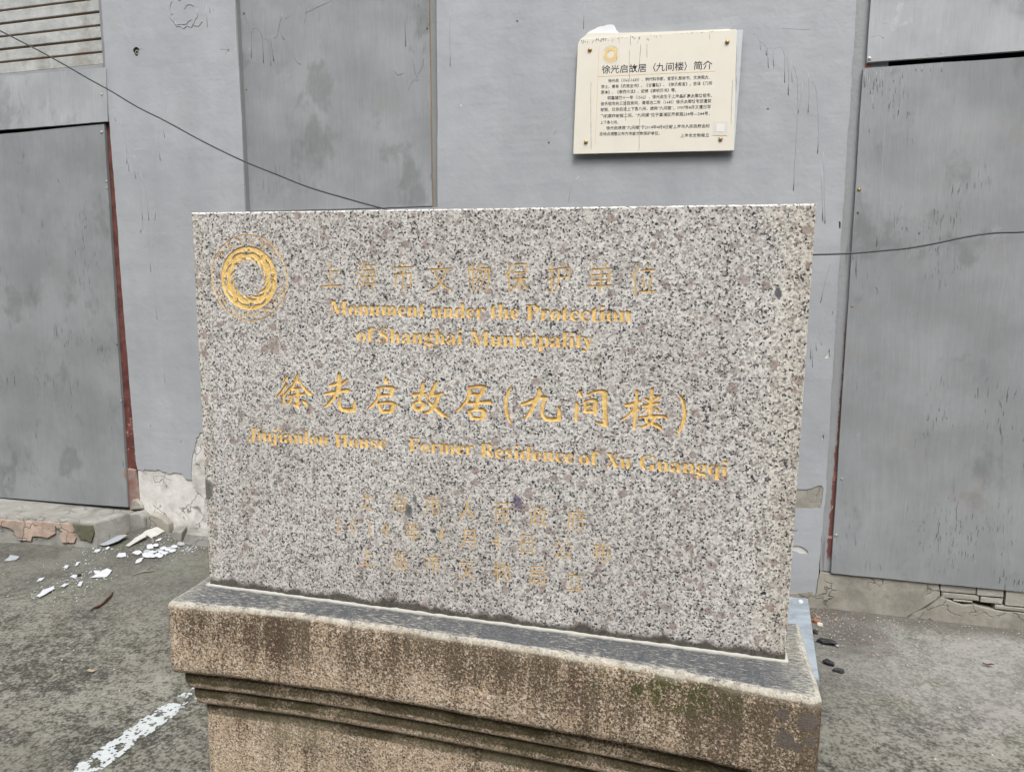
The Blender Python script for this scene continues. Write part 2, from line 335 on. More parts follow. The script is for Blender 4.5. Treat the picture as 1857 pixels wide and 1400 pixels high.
LEAF = simple('dry_leaf', (.32, .22, .11), .7, .35, 40)
LEAFP = simple('pale_dry_leaf', (.50, .42, .28), .7, .25, 40)
BLUE = plaster('pale_blue_grey_paint_on_block', (.215, .25, .285), (.28, .32, .355), (.15, .16, .165), .8, False)
STK = simple('clear_sticker', (.55, .53, .48), .35, .06)
STK2 = simple('sticker_inner_panel', (.63, .61, .56), .35, .05)
SLAT = plaster('chalky_slat_paint', (.30, .31, .30), (.40, .41, .40), (.20, .18, .14), .5, False)
TAN = simple('bare_wood', (.28, .17, .09), .7, .3, 60)

# ---- measured outlines (metres; large characters in mm)
BIG={'徐':[[(204.0,459.2,5.1),(199.6,452.6,4.8),(193.4,446.4,1.6)],[(203.3,445.5,2.8),(198.6,440.8,4.8),(191.6,429.7,5.7),(184.1,422.3,4.6),(177.9,417.1,1.6)],[(195.0,424.4,4.6),(194.6,413.6,3.9),(193.5,400.5,1.8)],[(227.4,465.6,4.5),(224.1,454.8,7.0),(216.5,442.7,5.4),(207.9,434.8,5.5),(198.0,424.6,3.0)],[(226.4,452.8,5.7),(234.4,446.7,3.4),(241.3,438.5,4.5),(248.1,430.8,7.8),(255.0,427.4,5.6),(262.6,425.7,1.4)],[(213.9,434.2,4.5),(224.7,436.8,5.6),(232.4,438.1,4.5)],[(225.8,436.7,6.8),(225.2,419.5,6.2),(225.0,406.6,6.8),(226.3,396.9,1.8)],[(225.3,402.3,6.8),(211.7,406.1,1.4)],[(205.6,420.6,3.9),(221.8,424.2,4.1),(240.3,426.5,5.2)],[(211.5,418.2,4.3),(209.5,411.1,5.7),(203.3,404.9,4.1)],[(234.6,414.1,1.8),(241.5,410.7,6.8),(244.9,406.6,6.8),(244.2,402.8,2.3)]],'光':[[(317.6,468.4,7.7),(316.8,457.9,8.6),(315.9,445.2,7.9),(312.7,434.5,8.8)],[(297.5,447.0,5.0),(304.5,448.4,6.6),(312.6,450.9,5.0)],[(296.4,448.0,1.5),(299.1,442.3,1.5)],[(334.5,459.7,4.4),(326.4,453.1,4.9),(319.4,447.5,3.3)],[(287.8,429.1,5.6),(298.3,431.7,6.7),(312.2,434.5,7.7),(324.9,437.2,6.6),(336.3,438.3,7.7)],[(334.1,440.8,2.2),(337.9,435.2,1.5)],[(310.9,431.3,8.3),(302.6,420.3,6.1),(294.2,410.3,6.7),(288.3,405.7,4.0),(280.1,403.4,0.9)],[(318.3,425.8,3.9),(316.9,415.7,5.0),(317.2,406.2,5.6),(322.8,400.1,7.8),(334.3,399.2,8.3),(345.7,400.3,8.8),(350.2,397.4,3.7),(351.9,396.1,0.9)],[(349.1,423.7,0.9),(349.5,415.3,4.4),(348.1,403.6,7.7)]],'启':[[(415.7,468.4,2.6),(415.4,463.2,6.4),(416.5,460.2,8.0),(420.9,457.5,1.5)],[(396.9,446.3,1.5),(400.1,441.8,5.9),(401.1,431.4,5.6),(394.8,420.7,5.2),(387.9,412.5,6.5),(374.8,403.4,0.9)],[(398.0,446.4,2.6),(411.9,448.1,4.8),(425.2,449.2,5.4),(430.7,447.9,6.4),(437.3,447.7,1.1)],[(429.6,446.3,9.6),(426.2,438.9,7.5),(426.6,432.2,4.3)],[(402.8,432.0,4.8),(413.9,433.1,5.4),(428.9,433.3,4.1)],[(398.6,416.7,2.2),(403.5,408.6,7.0),(407.8,399.4,4.9)],[(399.2,416.7,3.7),(411.5,418.4,5.4),(427.0,419.8,5.4),(439.7,415.8,1.3)],[(432.5,415.9,9.6),(426.8,405.7,8.1),(428.4,400.6,3.2)],[(407.3,400.5,5.4),(417.9,401.6,6.5),(429.0,401.2,3.9)]],'故':[[(491.3,461.0,5.2),(491.2,455.4,7.3),(487.9,439.9,7.4),(484.0,425.4,4.8)],[(472.2,437.1,5.3),(481.9,438.1,6.3),(497.6,439.9,5.3)],[(472.7,436.1,4.2),(473.7,430.5,1.5)],[(470.4,421.0,2.7),(477.5,423.0,4.2),(487.2,424.0,4.8),(496.4,421.9,1.5)],[(472.0,419.6,5.3),(475.2,410.5,7.4),(478.2,405.7,1.5)],[(492.6,420.7,8.5),(489.3,413.3,7.4),(490.9,408.2,1.7)],[(476.8,409.0,4.8),(482.8,409.9,7.4),(491.5,410.8,4.2)],[(518.6,464.3,4.8),(515.4,456.5,7.3),(508.9,443.0,7.3),(504.6,434.6,4.7),(497.5,428.3,0.8)],[(509.9,437.9,6.3),(520.6,439.5,5.2),(531.8,444.3,2.7)],[(532.4,445.2,1.2),(532.9,440.1,1.0),(522.8,438.1,3.1)],[(522.8,436.6,6.3),(518.5,426.1,7.8),(512.0,415.6,7.9),(504.4,405.9,5.8),(489.3,402.0,1.5)],[(501.8,426.3,2.6),(510.9,416.5,7.3),(520.5,409.9,6.8),(531.2,401.3,7.3),(544.0,398.4,1.2)]],'居':[[(583.5,457.1,5.1),(583.5,447.5,6.1),(580.4,435.3,6.1),(573.6,425.9,4.1),(566.3,416.3,5.1),(554.7,407.6,0.8)],[(581.9,457.0,3.1),(597.5,458.7,4.1),(610.9,459.9,5.1),(617.6,457.7,1.0)],[(611.9,457.4,8.1),(606.8,446.7,7.2),(606.4,442.6,4.7)],[(584.0,442.5,4.6),(596.5,443.7,5.6),(608.9,443.3,4.1)],[(600.7,442.4,6.6),(598.6,430.2,6.7),(596.1,416.0,6.7)],[(580.4,426.2,5.1),(597.6,427.6,6.1),(614.2,430.5,5.6),(622.9,430.5,7.6),(627.4,426.2,1.4)],[(581.0,412.1,2.1),(585.2,407.3,7.2),(590.5,397.4,3.7)],[(581.0,412.6,3.1),(593.5,414.8,4.1),(610.1,415.7,6.1),(619.0,411.7,1.2)],[(612.2,411.8,8.2),(610.2,402.6,8.2),(612.6,397.7,1.4)],[(588.9,398.9,5.1),(601.9,398.6,6.1),(612.3,399.5,4.7)]],'(':[[(665.7,464.6,1.2),(659.0,453.2,4.5),(654.6,440.1,5.5),(653.7,425.1,5.5),(656.4,410.3,5.5),(660.6,399.5,4.0),(665.3,391.3,1.0)]],'九':[[(717.1,461.6,3.5),(717.2,455.8,7.1),(713.4,445.8,7.4),(708.6,432.7,7.4),(701.8,420.5,6.0),(698.0,411.4,6.2),(693.0,407.1,3.4),(685.0,404.2,0.8)],[(685.1,430.0,6.2),(693.6,432.9,6.2),(705.5,438.5,6.5),(717.4,444.0,5.4),(725.3,445.4,4.9),(733.2,446.3,1.0)],[(727.3,444.0,7.9),(724.5,434.6,4.9),(722.2,422.6,5.1),(723.9,410.9,6.0),(731.0,404.9,7.4),(742.9,405.1,7.4),(753.7,405.7,6.9),(757.7,403.0,0.8)],[(751.7,431.3,0.6),(754.1,423.4,5.4),(754.1,410.7,7.4)]],'间':[[(789.5,459.3,3.5),(790.5,454.5,6.8),(794.5,450.4,4.8)],[(785.1,438.7,4.3),(786.7,434.0,7.2),(785.6,420.3,5.8),(784.5,405.6,3.9)],[(800.0,440.5,3.9),(800.8,428.9,4.3),(801.0,421.2,3.5)],[(799.5,441.0,3.3),(809.1,444.4,3.8),(817.7,444.8,5.3),(823.4,442.7,1.0)],[(819.6,442.5,7.2),(818.5,429.9,7.7),(818.3,423.1,6.7),(820.4,416.0,1.3)],[(801.7,431.9,4.8),(808.9,434.2,5.3)],[(800.5,422.1,4.8),(809.6,424.1,5.8),(818.3,423.1,4.8)],[(804.5,455.2,2.9),(806.4,452.9,2.9),(812.5,458.0,3.4),(823.9,461.0,5.3),(833.4,461.4,5.7),(841.2,459.4,0.9)],[(835.3,458.7,8.6),(835.3,442.4,8.1),(836.9,423.2,6.9),(837.8,405.9,7.2),(841.7,396.9,1.0)],[(818.2,406.6,0.6),(827.4,403.3,2.9),(837.0,401.0,7.7)]],'楼':[[(891.2,464.7,5.1),(891.4,459.5,4.2),(891.3,450.1,4.7),(889.8,439.5,7.5),(889.3,426.2,5.7),(889.4,411.8,4.3),(888.5,397.4,4.4)],[(873.2,438.6,5.7),(876.8,438.8,6.6),(887.8,443.2,4.7),(897.5,446.1,4.7)],[(889.1,433.8,6.6),(882.8,425.8,5.2),(875.6,418.7,3.8),(867.8,411.5,2.5)],[(891.8,435.8,4.7),(897.1,429.9,2.4)],[(917.8,468.9,5.2),(917.2,461.8,5.6),(916.7,448.5,5.6),(916.3,437.2,7.0),(916.3,423.9,5.2)],[(906.5,451.8,4.3),(911.7,449.2,4.6),(915.4,446.6,2.8)],[(929.7,457.2,4.6),(924.4,452.7,4.2),(919.0,448.7,2.8)],[(902.8,438.3,4.5),(910.2,440.1,5.6),(919.3,442.5,4.6),(930.6,445.5,3.7)],[(913.1,435.1,5.6),(908.7,430.1,3.3),(900.5,425.4,0.9)],[(921.3,436.5,1.3),(927.9,434.0,3.7),(931.2,429.3,1.9)],[(894.3,416.4,2.6),(905.4,419.0,3.3),(916.4,421.0,5.6),(928.3,422.2,5.6),(940.2,422.4,3.9),(943.0,420.7,4.7),(945.9,417.1,1.1)],[(910.9,418.8,5.6),(908.4,412.9,3.3),(916.9,408.7,5.1),(929.0,404.7,6.5),(933.7,402.1,6.2),(937.1,397.1,0.9)],[(923.9,418.6,4.7),(918.6,410.7,4.7),(910.5,404.5,3.8),(905.1,401.3,3.8),(895.8,402.1,0.9)]],')':[[(962.0,464.5,0.7),(967.8,455.9,4.1),(972.3,444.9,5.0),(974.3,431.0,5.5),(973.6,415.9,5.5),(969.2,402.4,4.1),(962.1,389.6,1.1)]]}
L1=[('上',0.305,0.6614),('海',0.3773,0.6603),('市',0.4532,0.6594),('文',0.5271,0.6584),('物',0.6007,0.6591),('保',0.6717,0.6598),('护',0.7478,0.6605),('单',0.8217,0.6597),('位',0.8951,0.6589)]
L6=[('上',0.3703,0.2227),('海',0.4396,0.2217),('市',0.5099,0.2226),('人',0.5802,0.222),('民',0.6499,0.2214),('政',0.7192,0.221),('府',0.7894,0.2209)]
L7=[('2',0.3081,0.1655),('0',0.3414,0.1651),('1',0.3762,0.1641),('4',0.4095,0.1652),('年',0.469,0.166),('4',0.5254,0.1663),('月',0.5815,0.1631),('4',0.6378,0.1643),('日',0.6972,0.1646),('公',0.7668,0.1629),('布',0.8375,0.164)]
L8=[('上',0.3693,0.1049),('海',0.4394,0.1034),('市',0.5101,0.1058),('文',0.5805,0.104),('物',0.6493,0.1054),('局',0.7184,0.1046),('立',0.7895,0.1043)]
WORDS=[('Monument',0.3011,0.585,0.497,0.5852),('under',0.5087,0.5839,0.6113,0.5848),('the',0.6231,0.5851,0.6776,0.5849),('Protection',0.6889,0.5837,0.878,0.5848),('of',0.3553,0.535,0.3955,0.5347),('Shanghai',0.4023,0.5339,0.5702,0.5356),('Municipality',0.5841,0.534,0.8125,0.5377),('Jiujianlou',0.1093,0.3255,0.2912,0.3267),('House',0.3038,0.325,0.4153,0.3281),('Former',0.4607,0.3267,0.5924,0.3284),('Residence',0.6043,0.3265,0.7831,0.3273),('of',0.7922,0.3269,0.8288,0.3259),('Xu',0.8403,0.3243,0.8854,0.3257),('Guangqi',0.9005,0.3247,1.0504,0.3241)]
SIGN=[('徐光启故居（九间楼）简介',-0.5052,2.3926,-0.0331,2.3769),('徐光启（1562-1633），明代科学家，官至礼部尚书、文渊阁大',-0.4762,2.3444,-0.0305,2.3284),('学士。著有《农政全书》、《甘薯疏》、《徐氏庖言》，合译《几何',-0.5065,2.3208,-0.0314,2.3034),('原本》、《泰西水法》，编修《崇祯历书》等。',-0.5075,2.2975,-0.1807,2.2853),('明嘉靖四十一年（1562），徐光启生于上海县城南太卿坊祖宅。',-0.4773,2.2716,-0.0309,2.2534),('徐氏祖宅共三进百余间，清顺治二年（1645）徐氏太卿坊宅邸遭焚',-0.5077,2.2486,-0.0323,2.2308),('被毁，仅存后进上下各九间，故称“九间楼”。1937年8月又遭日军',-0.5083,2.2237,-0.0337,2.2069),('飞机轰炸被毁二间。“九间楼”位于黄浦区乔家路234号—244号，',-0.5083,2.1964,-0.0371,2.1795),('上下各七间。',-0.5088,2.1691,-0.4283,2.1659),('徐光启故居“九间楼”于2014年4月4日被上海市人民政府由纪',-0.4813,2.1438,-0.0354,2.1281),('念地点调整公布为市级文物保护单位。',-0.5114,2.1198,-0.2461,2.1093),('上海市文物局立',-0.158,2.0939,-0.0363,2.0902)]
SDRIPS=[[(-0.3854,2.4655),(-0.3828,2.3413)],[(-0.3362,2.4856),(-0.3416,2.4003)],[(-0.3102,2.4848),(-0.3089,2.4264)],[(-0.3987,2.2575),(-0.3956,2.1694)],[(-0.3352,2.1772),(-0.3344,2.0778),(-0.3354,2.0416)],[(-0.5528,2.3444),(-0.5531,2.2629),(-0.5479,2.0563)],[(0.0518,2.3104),(0.0522,2.1306)],[(0.0638,2.4462),(0.064,2.3524),(0.0642,2.3044)],[(0.0676,2.3265),(0.0685,2.2598)],[(-0.4401,2.4699),(-0.4425,2.428)],[(-0.382,2.5267),(-0.3812,2.4871)],[(-0.4304,2.522),(-0.4309,2.5001)],[(-0.2523,2.5178),(-0.252,2.5069)],[(-0.0484,2.5045),(-0.0485,2.4832)]]
DRIPS=[[(-3.155,2.375),(-3.151,2.334)],[(-3.117,2.34),(-3.103,2.266),(-3.089,2.191),(-3.096,2.108)],[(-3.078,2.199),(-3.095,2.183),(-3.084,2.066)],[(-3.046,2.152),(-3.05,2.082),(-3.044,2.027)],[(-3.041,2.151),(-3.02,2.097),(-3.02,1.972),(-3.019,1.809)],[(-3.017,2.068),(-2.981,1.954),(-2.978,1.804)],[(-2.898,2.222),(-2.91,2.133),(-2.918,1.969),(-2.937,1.803)],[(-2.857,2.293),(-2.88,2.254),(-2.885,2.213),(-2.879,2.114)],[(-2.847,2.296),(-2.842,2.232)],[(-2.826,2.371),(-2.816,2.435),(-2.779,2.472)],[(-2.538,2.877),(-2.541,2.76)],[(-2.519,2.876),(-2.52,2.827)],[(-2.501,2.87),(-2.499,2.836)],[(-3.022,1.864),(-3.019,1.784),(-3.039,1.74)],[(-2.978,1.862),(-2.982,1.783),(-2.988,1.622),(-2.988,1.528)],[(-2.934,1.861),(-2.953,1.742),(-2.965,1.54),(-2.968,1.263)],[(-2.933,1.813),(-2.939,1.621),(-2.944,1.377),(-2.94,1.171),(-2.943,0.91)],[(-2.979,1.726),(-2.994,1.67),(-3.024,1.663)],[(0.127,2.499),(0.146,2.49),(0.159,2.462),(0.16,2.432)],[(0.159,2.462),(0.17,2.464),(0.178,2.446),(0.183,2.449),(0.185,2.407)],[(0.183,2.449),(0.19,2.432),(0.195,2.357)],[(0.192,2.433),(0.201,2.439),(0.211,2.43),(0.217,2.36)],[(0.214,2.43),(0.235,2.441),(0.25,2.427),(0.259,2.398),(0.263,2.292)],[(0.258,2.383),(0.27,2.393),(0.278,2.321),(0.28,2.241)],[(0.286,2.381),(0.292,2.293)],[(0.289,2.365),(0.3,2.348),(0.312,2.303),(0.321,2.197),(0.32,2.09),(0.319,1.935),(0.319,1.849)],[(0.351,2.338),(0.361,2.255),(0.361,2.164)],[(0.335,2.294),(0.328,2.196),(0.322,2.166)],[(0.368,2.284),(0.379,2.287),(0.393,2.237),(0.408,2.085),(0.407,1.997)],[(0.427,1.931),(0.442,1.724)],[(0.43,2.007),(0.452,1.708)],[(0.242,2.511),(0.357,2.494)],[(0.492,1.575),(0.469,1.484),(0.452,1.375)],[(0.456,1.27),(0.454,1.23),(0.466,1.19)],[(0.42,1.229),(0.424,1.131)],[(0.437,1.23),(0.446,1.167)],[(0.429,1.221),(0.433,1.095)],[(0.433,1.768),(0.443,1.717)],[(0.446,1.768),(0.451,1.708)],[(-1.224,2.731),(-1.226,2.47)],[(-0.655,1.824),(-0.647,1.903),(-0.607,1.945)],[(-0.727,2.133),(-0.691,2.192),(-0.646,2.215)],[(-0.593,2.704),(-0.594,2.581)]]
DRIPS2=[[(-2.345,2.811),(-2.324,2.771),(-2.308,2.713),(-2.315,2.6)],[(-2.308,2.713),(-2.297,2.743),(-2.275,2.746),(-2.253,2.723),(-2.244,2.689),(-2.244,2.571)],[(-2.238,2.684),(-2.221,2.687),(-2.208,2.663),(-2.203,2.61),(-2.203,2.554)],[(-2.198,2.704),(-2.193,2.638),(-2.185,2.576)],[(-2.179,2.684),(-2.159,2.696),(-2.145,2.746),(-2.126,2.8)],[(-2.147,2.713),(-2.121,2.674)],[(-2.116,2.767),(-2.076,2.791)],[(-1.999,2.788),(-1.933,2.809),(-1.857,2.831)],[(-1.465,2.748),(-1.464,2.587)],[(-1.434,2.54),(-1.411,2.44),(-1.379,2.491),(-1.368,2.544)],[(-1.458,2.38),(-1.442,2.41),(-1.426,2.432),(-1.401,2.43)],[(-1.527,2.484),(-1.507,2.46),(-1.476,2.467)],[(-2.074,2.595),(-2.049,2.556),(-2.032,2.55)]]
DRIPS3=[[(0.571,2.321),(0.573,2.251)],[(0.578,2.317),(0.588,2.224),(0.59,2.157),(0.6,2.119),(0.6,2.07)],[(0.589,2.294),(0.596,2.223)],[(0.602,2.219),(0.611,2.163)],[(0.614,2.314),(0.615,2.27)],[(0.628,2.317),(0.63,2.247)],[(0.638,2.312),(0.641,2.246)],[(0.669,2.317),(0.654,2.285),(0.656,2.145),(0.657,1.958),(0.658,1.768),(0.657,1.61)],[(0.709,2.325),(0.712,2.277)],[(0.733,2.327),(0.738,2.25),(0.736,2.203)],[(0.757,2.325),(0.759,2.3)],[(0.779,2.323),(0.781,2.296)],[(0.808,2.328),(0.812,2.296)],[(0.85,2.329),(0.853,2.291)],[(0.585,2.444),(0.616,2.448),(0.631,2.436)],[(0.62,2.499),(0.634,2.49),(0.644,2.496)],[(0.787,2.355),(0.79,2.366),(0.801,2.354)],[(0.834,2.358),(0.841,2.365),(0.848,2.357)]]
FLAKES=[[(-3.277,-0.208),(-3.304,-0.164),(-3.257,-0.14),(-3.242,-0.111),(-3.181,-0.136),(-3.137,-0.15),(-3.154,-0.185),(-3.19,-0.21),(-3.223,-0.224)],[(-3.071,-0.119),(-3.065,-0.089),(-3.036,-0.048),(-3.005,-0.021),(-2.978,-0.013),(-2.978,-0.043),(-2.986,-0.086),(-3.003,-0.12),(-3.026,-0.114)],[(-3.102,-0.202),(-3.092,-0.183),(-3.083,-0.152),(-3.058,-0.129),(-3.022,-0.126),(-3.016,-0.142),(-3.041,-0.17),(-3.072,-0.21)],[(-3.05,-0.324),(-3.075,-0.28),(-3.046,-0.264),(-3.01,-0.298),(-3.03,-0.319)],[(-3.014,-0.253),(-3.009,-0.231),(-2.975,-0.229),(-2.957,-0.24),(-2.964,-0.266)],[(-2.886,-0.369),(-2.913,-0.332),(-2.914,-0.303),(-2.902,-0.289),(-2.876,-0.333),(-2.871,-0.355)],[(-2.953,-0.59),(-2.958,-0.552),(-2.957,-0.515),(-2.955,-0.483),(-2.919,-0.491),(-2.889,-0.555),(-2.905,-0.564)],[(-3.019,-0.505),(-2.987,-0.501),(-2.96,-0.521),(-2.972,-0.542)],[(-3.228,-0.295),(-3.248,-0.264),(-3.222,-0.253),(-3.206,-0.278)],[(-3.209,-0.238),(-3.205,-0.218),(-3.191,-0.221),(-3.183,-0.246)],[(-2.968,-0.128),(-2.967,-0.105),(-2.954,-0.089),(-2.949,-0.11)],[(-3.593,-0.515),(-3.622,-0.456),(-3.555,-0.46),(-3.537,-0.494),(-3.562,-0.516)],[(-3.204,-0.512),(-3.216,-0.488),(-3.195,-0.489),(-3.18,-0.516)],[(-3.165,-0.48),(-3.192,-0.44),(-3.179,-0.43),(-3.158,-0.468)],[(-3.062,-0.607),(-3.067,-0.584),(-3.043,-0.582),(-3.028,-0.613)],[(-3.173,-0.698),(-3.192,-0.665),(-3.176,-0.649),(-3.164,-0.677)],[(-3.025,-0.833),(-3.053,-0.773),(-3.035,-0.732),(-3.005,-0.751),(-2.998,-0.812),(-2.999,-0.838)],[(-3.015,-0.712),(-3.022,-0.68),(-2.995,-0.684),(-2.985,-0.715)],[(-2.94,-0.685),(-2.969,-0.643),(-2.954,-0.636),(-2.917,-0.686)]]
CLUSTER=[(-2.943,-0.221),(-2.897,-0.249),(-2.897,-0.223),(-2.858,-0.268),(-2.83,-0.251),(-2.884,-0.193),(-2.833,-0.212),(-2.853,-0.172),(-2.821,-0.17),(-2.847,-0.123),(-2.838,-0.084),(-2.937,-0.161),(-2.962,-0.178),(-2.894,-0.277),(-2.863,-0.208),(-2.849,-0.152),(-2.917,-0.221),(-2.861,-0.24),(-2.918,-0.259),(-2.884,-0.167)]
CAB=[(-3.145,2.536),(-3.017,2.466),(-2.89,2.4),(-2.735,2.313),(-2.58,2.239),(-2.37,2.131),(-2.163,2.035),(-1.989,1.967),(-1.818,1.901),(-1.623,1.843),(-1.452,1.796),(0.382,1.568),(0.505,1.571),(0.62,1.58),(0.715,1.589),(0.807,1.606),(0.888,1.624),(0.968,1.637),(1.022,1.64),(1.086,1.641)]

# ------------------------------------------------------------------ mesh helpers
def link(o, parent=None):
    COL.objects.link(o)
    if parent is not None: o.parent = parent
    return o
def obj(name, verts, faces, mat, parent=None, smooth=False):
    me = bpy.data.meshes.new(name); me.from_pydata([tuple(v) for v in verts], [], faces); me.update()
    if mat is not None: me.materials.append(mat)
    if smooth: me.polygons.foreach_set('use_smooth', [True]*len(me.polygons))
    return link(bpy.data.objects.new(name, me), parent)
def bobj(name, bm, mat, parent=None, smooth=False):
    me = bpy.data.meshes.new(name); bmesh.ops.recalc_face_normals(bm, faces=bm.faces[:]); bm.to_mesh(me); bm.free()
    if mat is not None: me.materials.append(mat)
    if smooth: me.polygons.foreach_set('use_smooth', [True]*len(me.polygons))
    return link(bpy.data.objects.new(name, me), parent)
def tag(o, label, cat, group=None, kind=None):
    if label: o['label'] = label
    if cat: o['category'] = cat
    if group: o['group'] = group
    if kind: o['kind'] = kind
    return o
def empty(name, loc=(0, 0, 0)):
    o = bpy.data.objects.new(name, None); o.empty_display_size = .1; o.location = loc; COL.objects.link(o); return o
class Part:
    """collects pieces given in world coordinates, relative to an origin"""
    def __init__(s, org=(0, 0, 0)): s.bm = bmesh.new(); s.o = Vector(org)
    def box(s, x0, x1, y0, y1, z0, z1, bevel=0.0):
        bm = bmesh.new(); bmesh.ops.create_cube(bm, size=1.0)
        for v in bm.verts: v.co = Vector((x0 if v.co.x < 0 else x1, y0 if v.co.y < 0 else y1, z0 if v.co.z < 0 else z1)) - s.o
        if bevel: bmesh.ops.bevel(bm, geom=bm.edges[:], offset=bevel, segments=2, affect='EDGES', profile=.6)
        me = bpy.data.meshes.new('t'); bm.to_mesh(me); bm.free(); s.bm.from_mesh(me); bpy.data.meshes.remove(me); return s
    def prism_xz(s, pts, y0, y1, bevel=0.0):       # outline in X,Z; from y0 (front) to y1
        bm = bmesh.new(); a = [bm.verts.new(Vector((x, y0, z)) - s.o) for x, z in pts]; b = [bm.verts.new(Vector((x, y1, z)) - s.o) for x, z in pts]
        bm.faces.new(a); bm.faces.new(b[::-1])
        for i in range(len(pts)): j = (i+1) % len(pts); bm.faces.new((a[j], a[i], b[i], b[j]))
        if bevel:
            fe = [e for e in bm.edges if e.verts[0] in a and e.verts[1] in a]
            bmesh.ops.bevel(bm, geom=fe, offset=bevel, segments=2, affect='EDGES', profile=.6)
        me = bpy.data.meshes.new('t'); bm.to_mesh(me); bm.free(); s.bm.from_mesh(me); bpy.data.meshes.remove(me); return s
    def tube(s, pts, rad, n=6, flat=1.0):
        P = [Vector(p) - s.o for p in pts]; rr = rad if isinstance(rad, (list, tuple)) else [rad]*len(P); rings = []
        for i, p in enumerate(P):
            t = (P[min(i+1, len(P)-1)] - P[max(i-1, 0)]).normalized()
            ref = Vector((0, 1, 0)) if abs(t.y) < .9 else Vector((1, 0, 0))
            a = t.cross(ref).normalized(); b = a.cross(t).normalized()
            rings.append([s.bm.verts.new(p + a*math.cos(q*2*math.pi/n)*rr[i] + b*math.sin(q*2*math.pi/n)*rr[i]*flat) for q in range(n)])
        for r0, r1 in zip(rings, rings[1:]):
            for q in range(n): s.bm.faces.new((r0[q], r0[(q+1) % n], r1[(q+1) % n], r1[q]))
        s.bm.faces.new(rings[0][::-1]); s.bm.faces.new(rings[-1]); return s
    def build(s, name, mat, parent=None, smooth=False):
        return bobj(name, s.bm, mat, parent, smooth)

# ---- 2D outlines: glyph meshes, union of brush strokes, constrained triangulation with holes by parity
_gc = {}
def glyph(text, offset=0.0, res=2):
    k = (text, offset, res)
    if k in _gc: return _gc[k]
    c = bpy.data.curves.new('g', 'FONT'); c.body = text; c.size = 1; c.offset = offset; c.resolution_u = res
    o = bpy.data.objects.new('g', c); COL.objects.link(o)
    dg = bpy.context.evaluated_depsgraph_get(); dg.update()
    me = bpy.data.meshes.new_from_object(o.evaluated_get(dg))
    V = [(v.co.x, v.co.y) for v in me.vertices]; F = [tuple(p.vertices) for p in me.polygons]
    bpy.data.objects.remove(o); bpy.data.curves.remove(c); bpy.data.meshes.remove(me)
    _gc[k] = (V, F); return V, F
def bbox(V): xs = [v[0] for v in V]; ys = [v[1] for v in V]; return min(xs), max(xs), min(ys), max(ys)
def loops_of(V, F):
    E = {}
    for f in F:
        for i in range(len(f)):
            a, b = f[i], f[(i+1) % len(f)]; k = (min(a, b), max(a, b)); E[k] = E.get(k, 0) + 1
    return [k for k, n in E.items() if n == 1]
def simplify(P, tol):
    if len(P) < 4: return P
    def dp(a, b):
        if b <= a+1: return []
        A, B = np.array(P[a]), np.array(P[b % len(P)]); d = B-A; L = np.hypot(*d) or 1e-9
        best, bi = -1, None
        for i in range(a+1, b):
            q = np.array(P[i % len(P)])-A; e = abs(d[0]*q[1]-d[1]*q[0])/L if L > 1e-8 else np.hypot(*q)
            if e > best: best, bi = e, i
        return dp(a, bi)+[bi]+dp(bi, b) if best > tol else []
    h = len(P)//2
    idx = [0]+dp(0, h)+[h]+dp(h, len(P)); return [P[i] for i in idx]
def contours(F, x0, y0, h, tol):
    """closed outlines of F<0 on a grid (marching squares)"""
    ny, nx = F.shape; seg = {}
    S = F < 0
    cells = np.argwhere((S[:-1, :-1] != S[1:, :-1]) | (S[:-1, :-1] != S[:-1, 1:]) | (S[:-1, :-1] != S[1:, 1:]))
    def pt(a, b):
        fa, fb = F[a], F[b]; t = fa/(fa-fb); return (x0+h*(a[1]+(b[1]-a[1])*t), y0+h*(a[0]+(b[0]-a[0])*t))
    key = {}
    nxt = {}
    for j, i in cells:
        c = [(j, i), (j, i+1), (j+1, i+1), (j+1, i)]; ins = [bool(S[q]) for q in c]; cr = []
        for q in range(4):
            a, b = c[q], c[(q+1) % 4]
            if S[a] != S[b]: cr.append((tuple(sorted((a, b))), ins[q]))
        outs = [k for k, s_ in cr if s_]; inns = [k for k, s_ in cr if not s_]
        if len(cr) == 2: nxt[outs[0]] = inns[0]
        else:
            for k, s_ in cr:
                if s_:
                    q = cr.index((k, s_)); nxt[k] = cr[(q+1) % 4][0]
        for k, s_ in cr: key[k] = pt(*k)
    res = []; seen = set()
    for k in list(nxt):
        if k in seen: continue
        L = []; q = k
        while q in nxt and q not in seen: seen.add(q); L.append(key[q]); q = nxt[q]
        if len(L) > 5: res.append(simplify(L, tol))
    return [l for l in res if len(l) >= 3]
def strokes_loops(strokes, h=.0005, tol=.00012):
    pts = [p for s in strokes for p in s]; x0 = min(p[0]-p[2] for p in pts)-.003; x1 = max(p[0]+p[2] for p in pts)+.003
    y0 = min(p[1]-p[2] for p in pts)-.003; y1 = max(p[1]+p[2] for p in pts)+.003
    X, Y = np.meshgrid(np.arange(x0, x1, h), np.arange(y0, y1, h)); D = np.full(X.shape, 9.0)
    for s in strokes:
        for (ax, ay, aw), (bx, by, bw) in zip(s, s[1:]):
            dx, dy = bx-ax, by-ay; L2 = dx*dx+dy*dy+1e-12; t = np.clip(((X-ax)*dx+(Y-ay)*dy)/L2, 0, 1)
            D = np.minimum(D, np.hypot(X-ax-t*dx, Y-ay-t*dy)-(aw+(bw-aw)*t)/2)
    return contours(D, x0, y0, h, tol)
def edges_from_loops(loops):
    V, E = [], []
    for L in loops:
        b = len(V); V += L; E += [(b+i, b+(i+1) % len(L)) for i in range(len(L))]
    return V, E
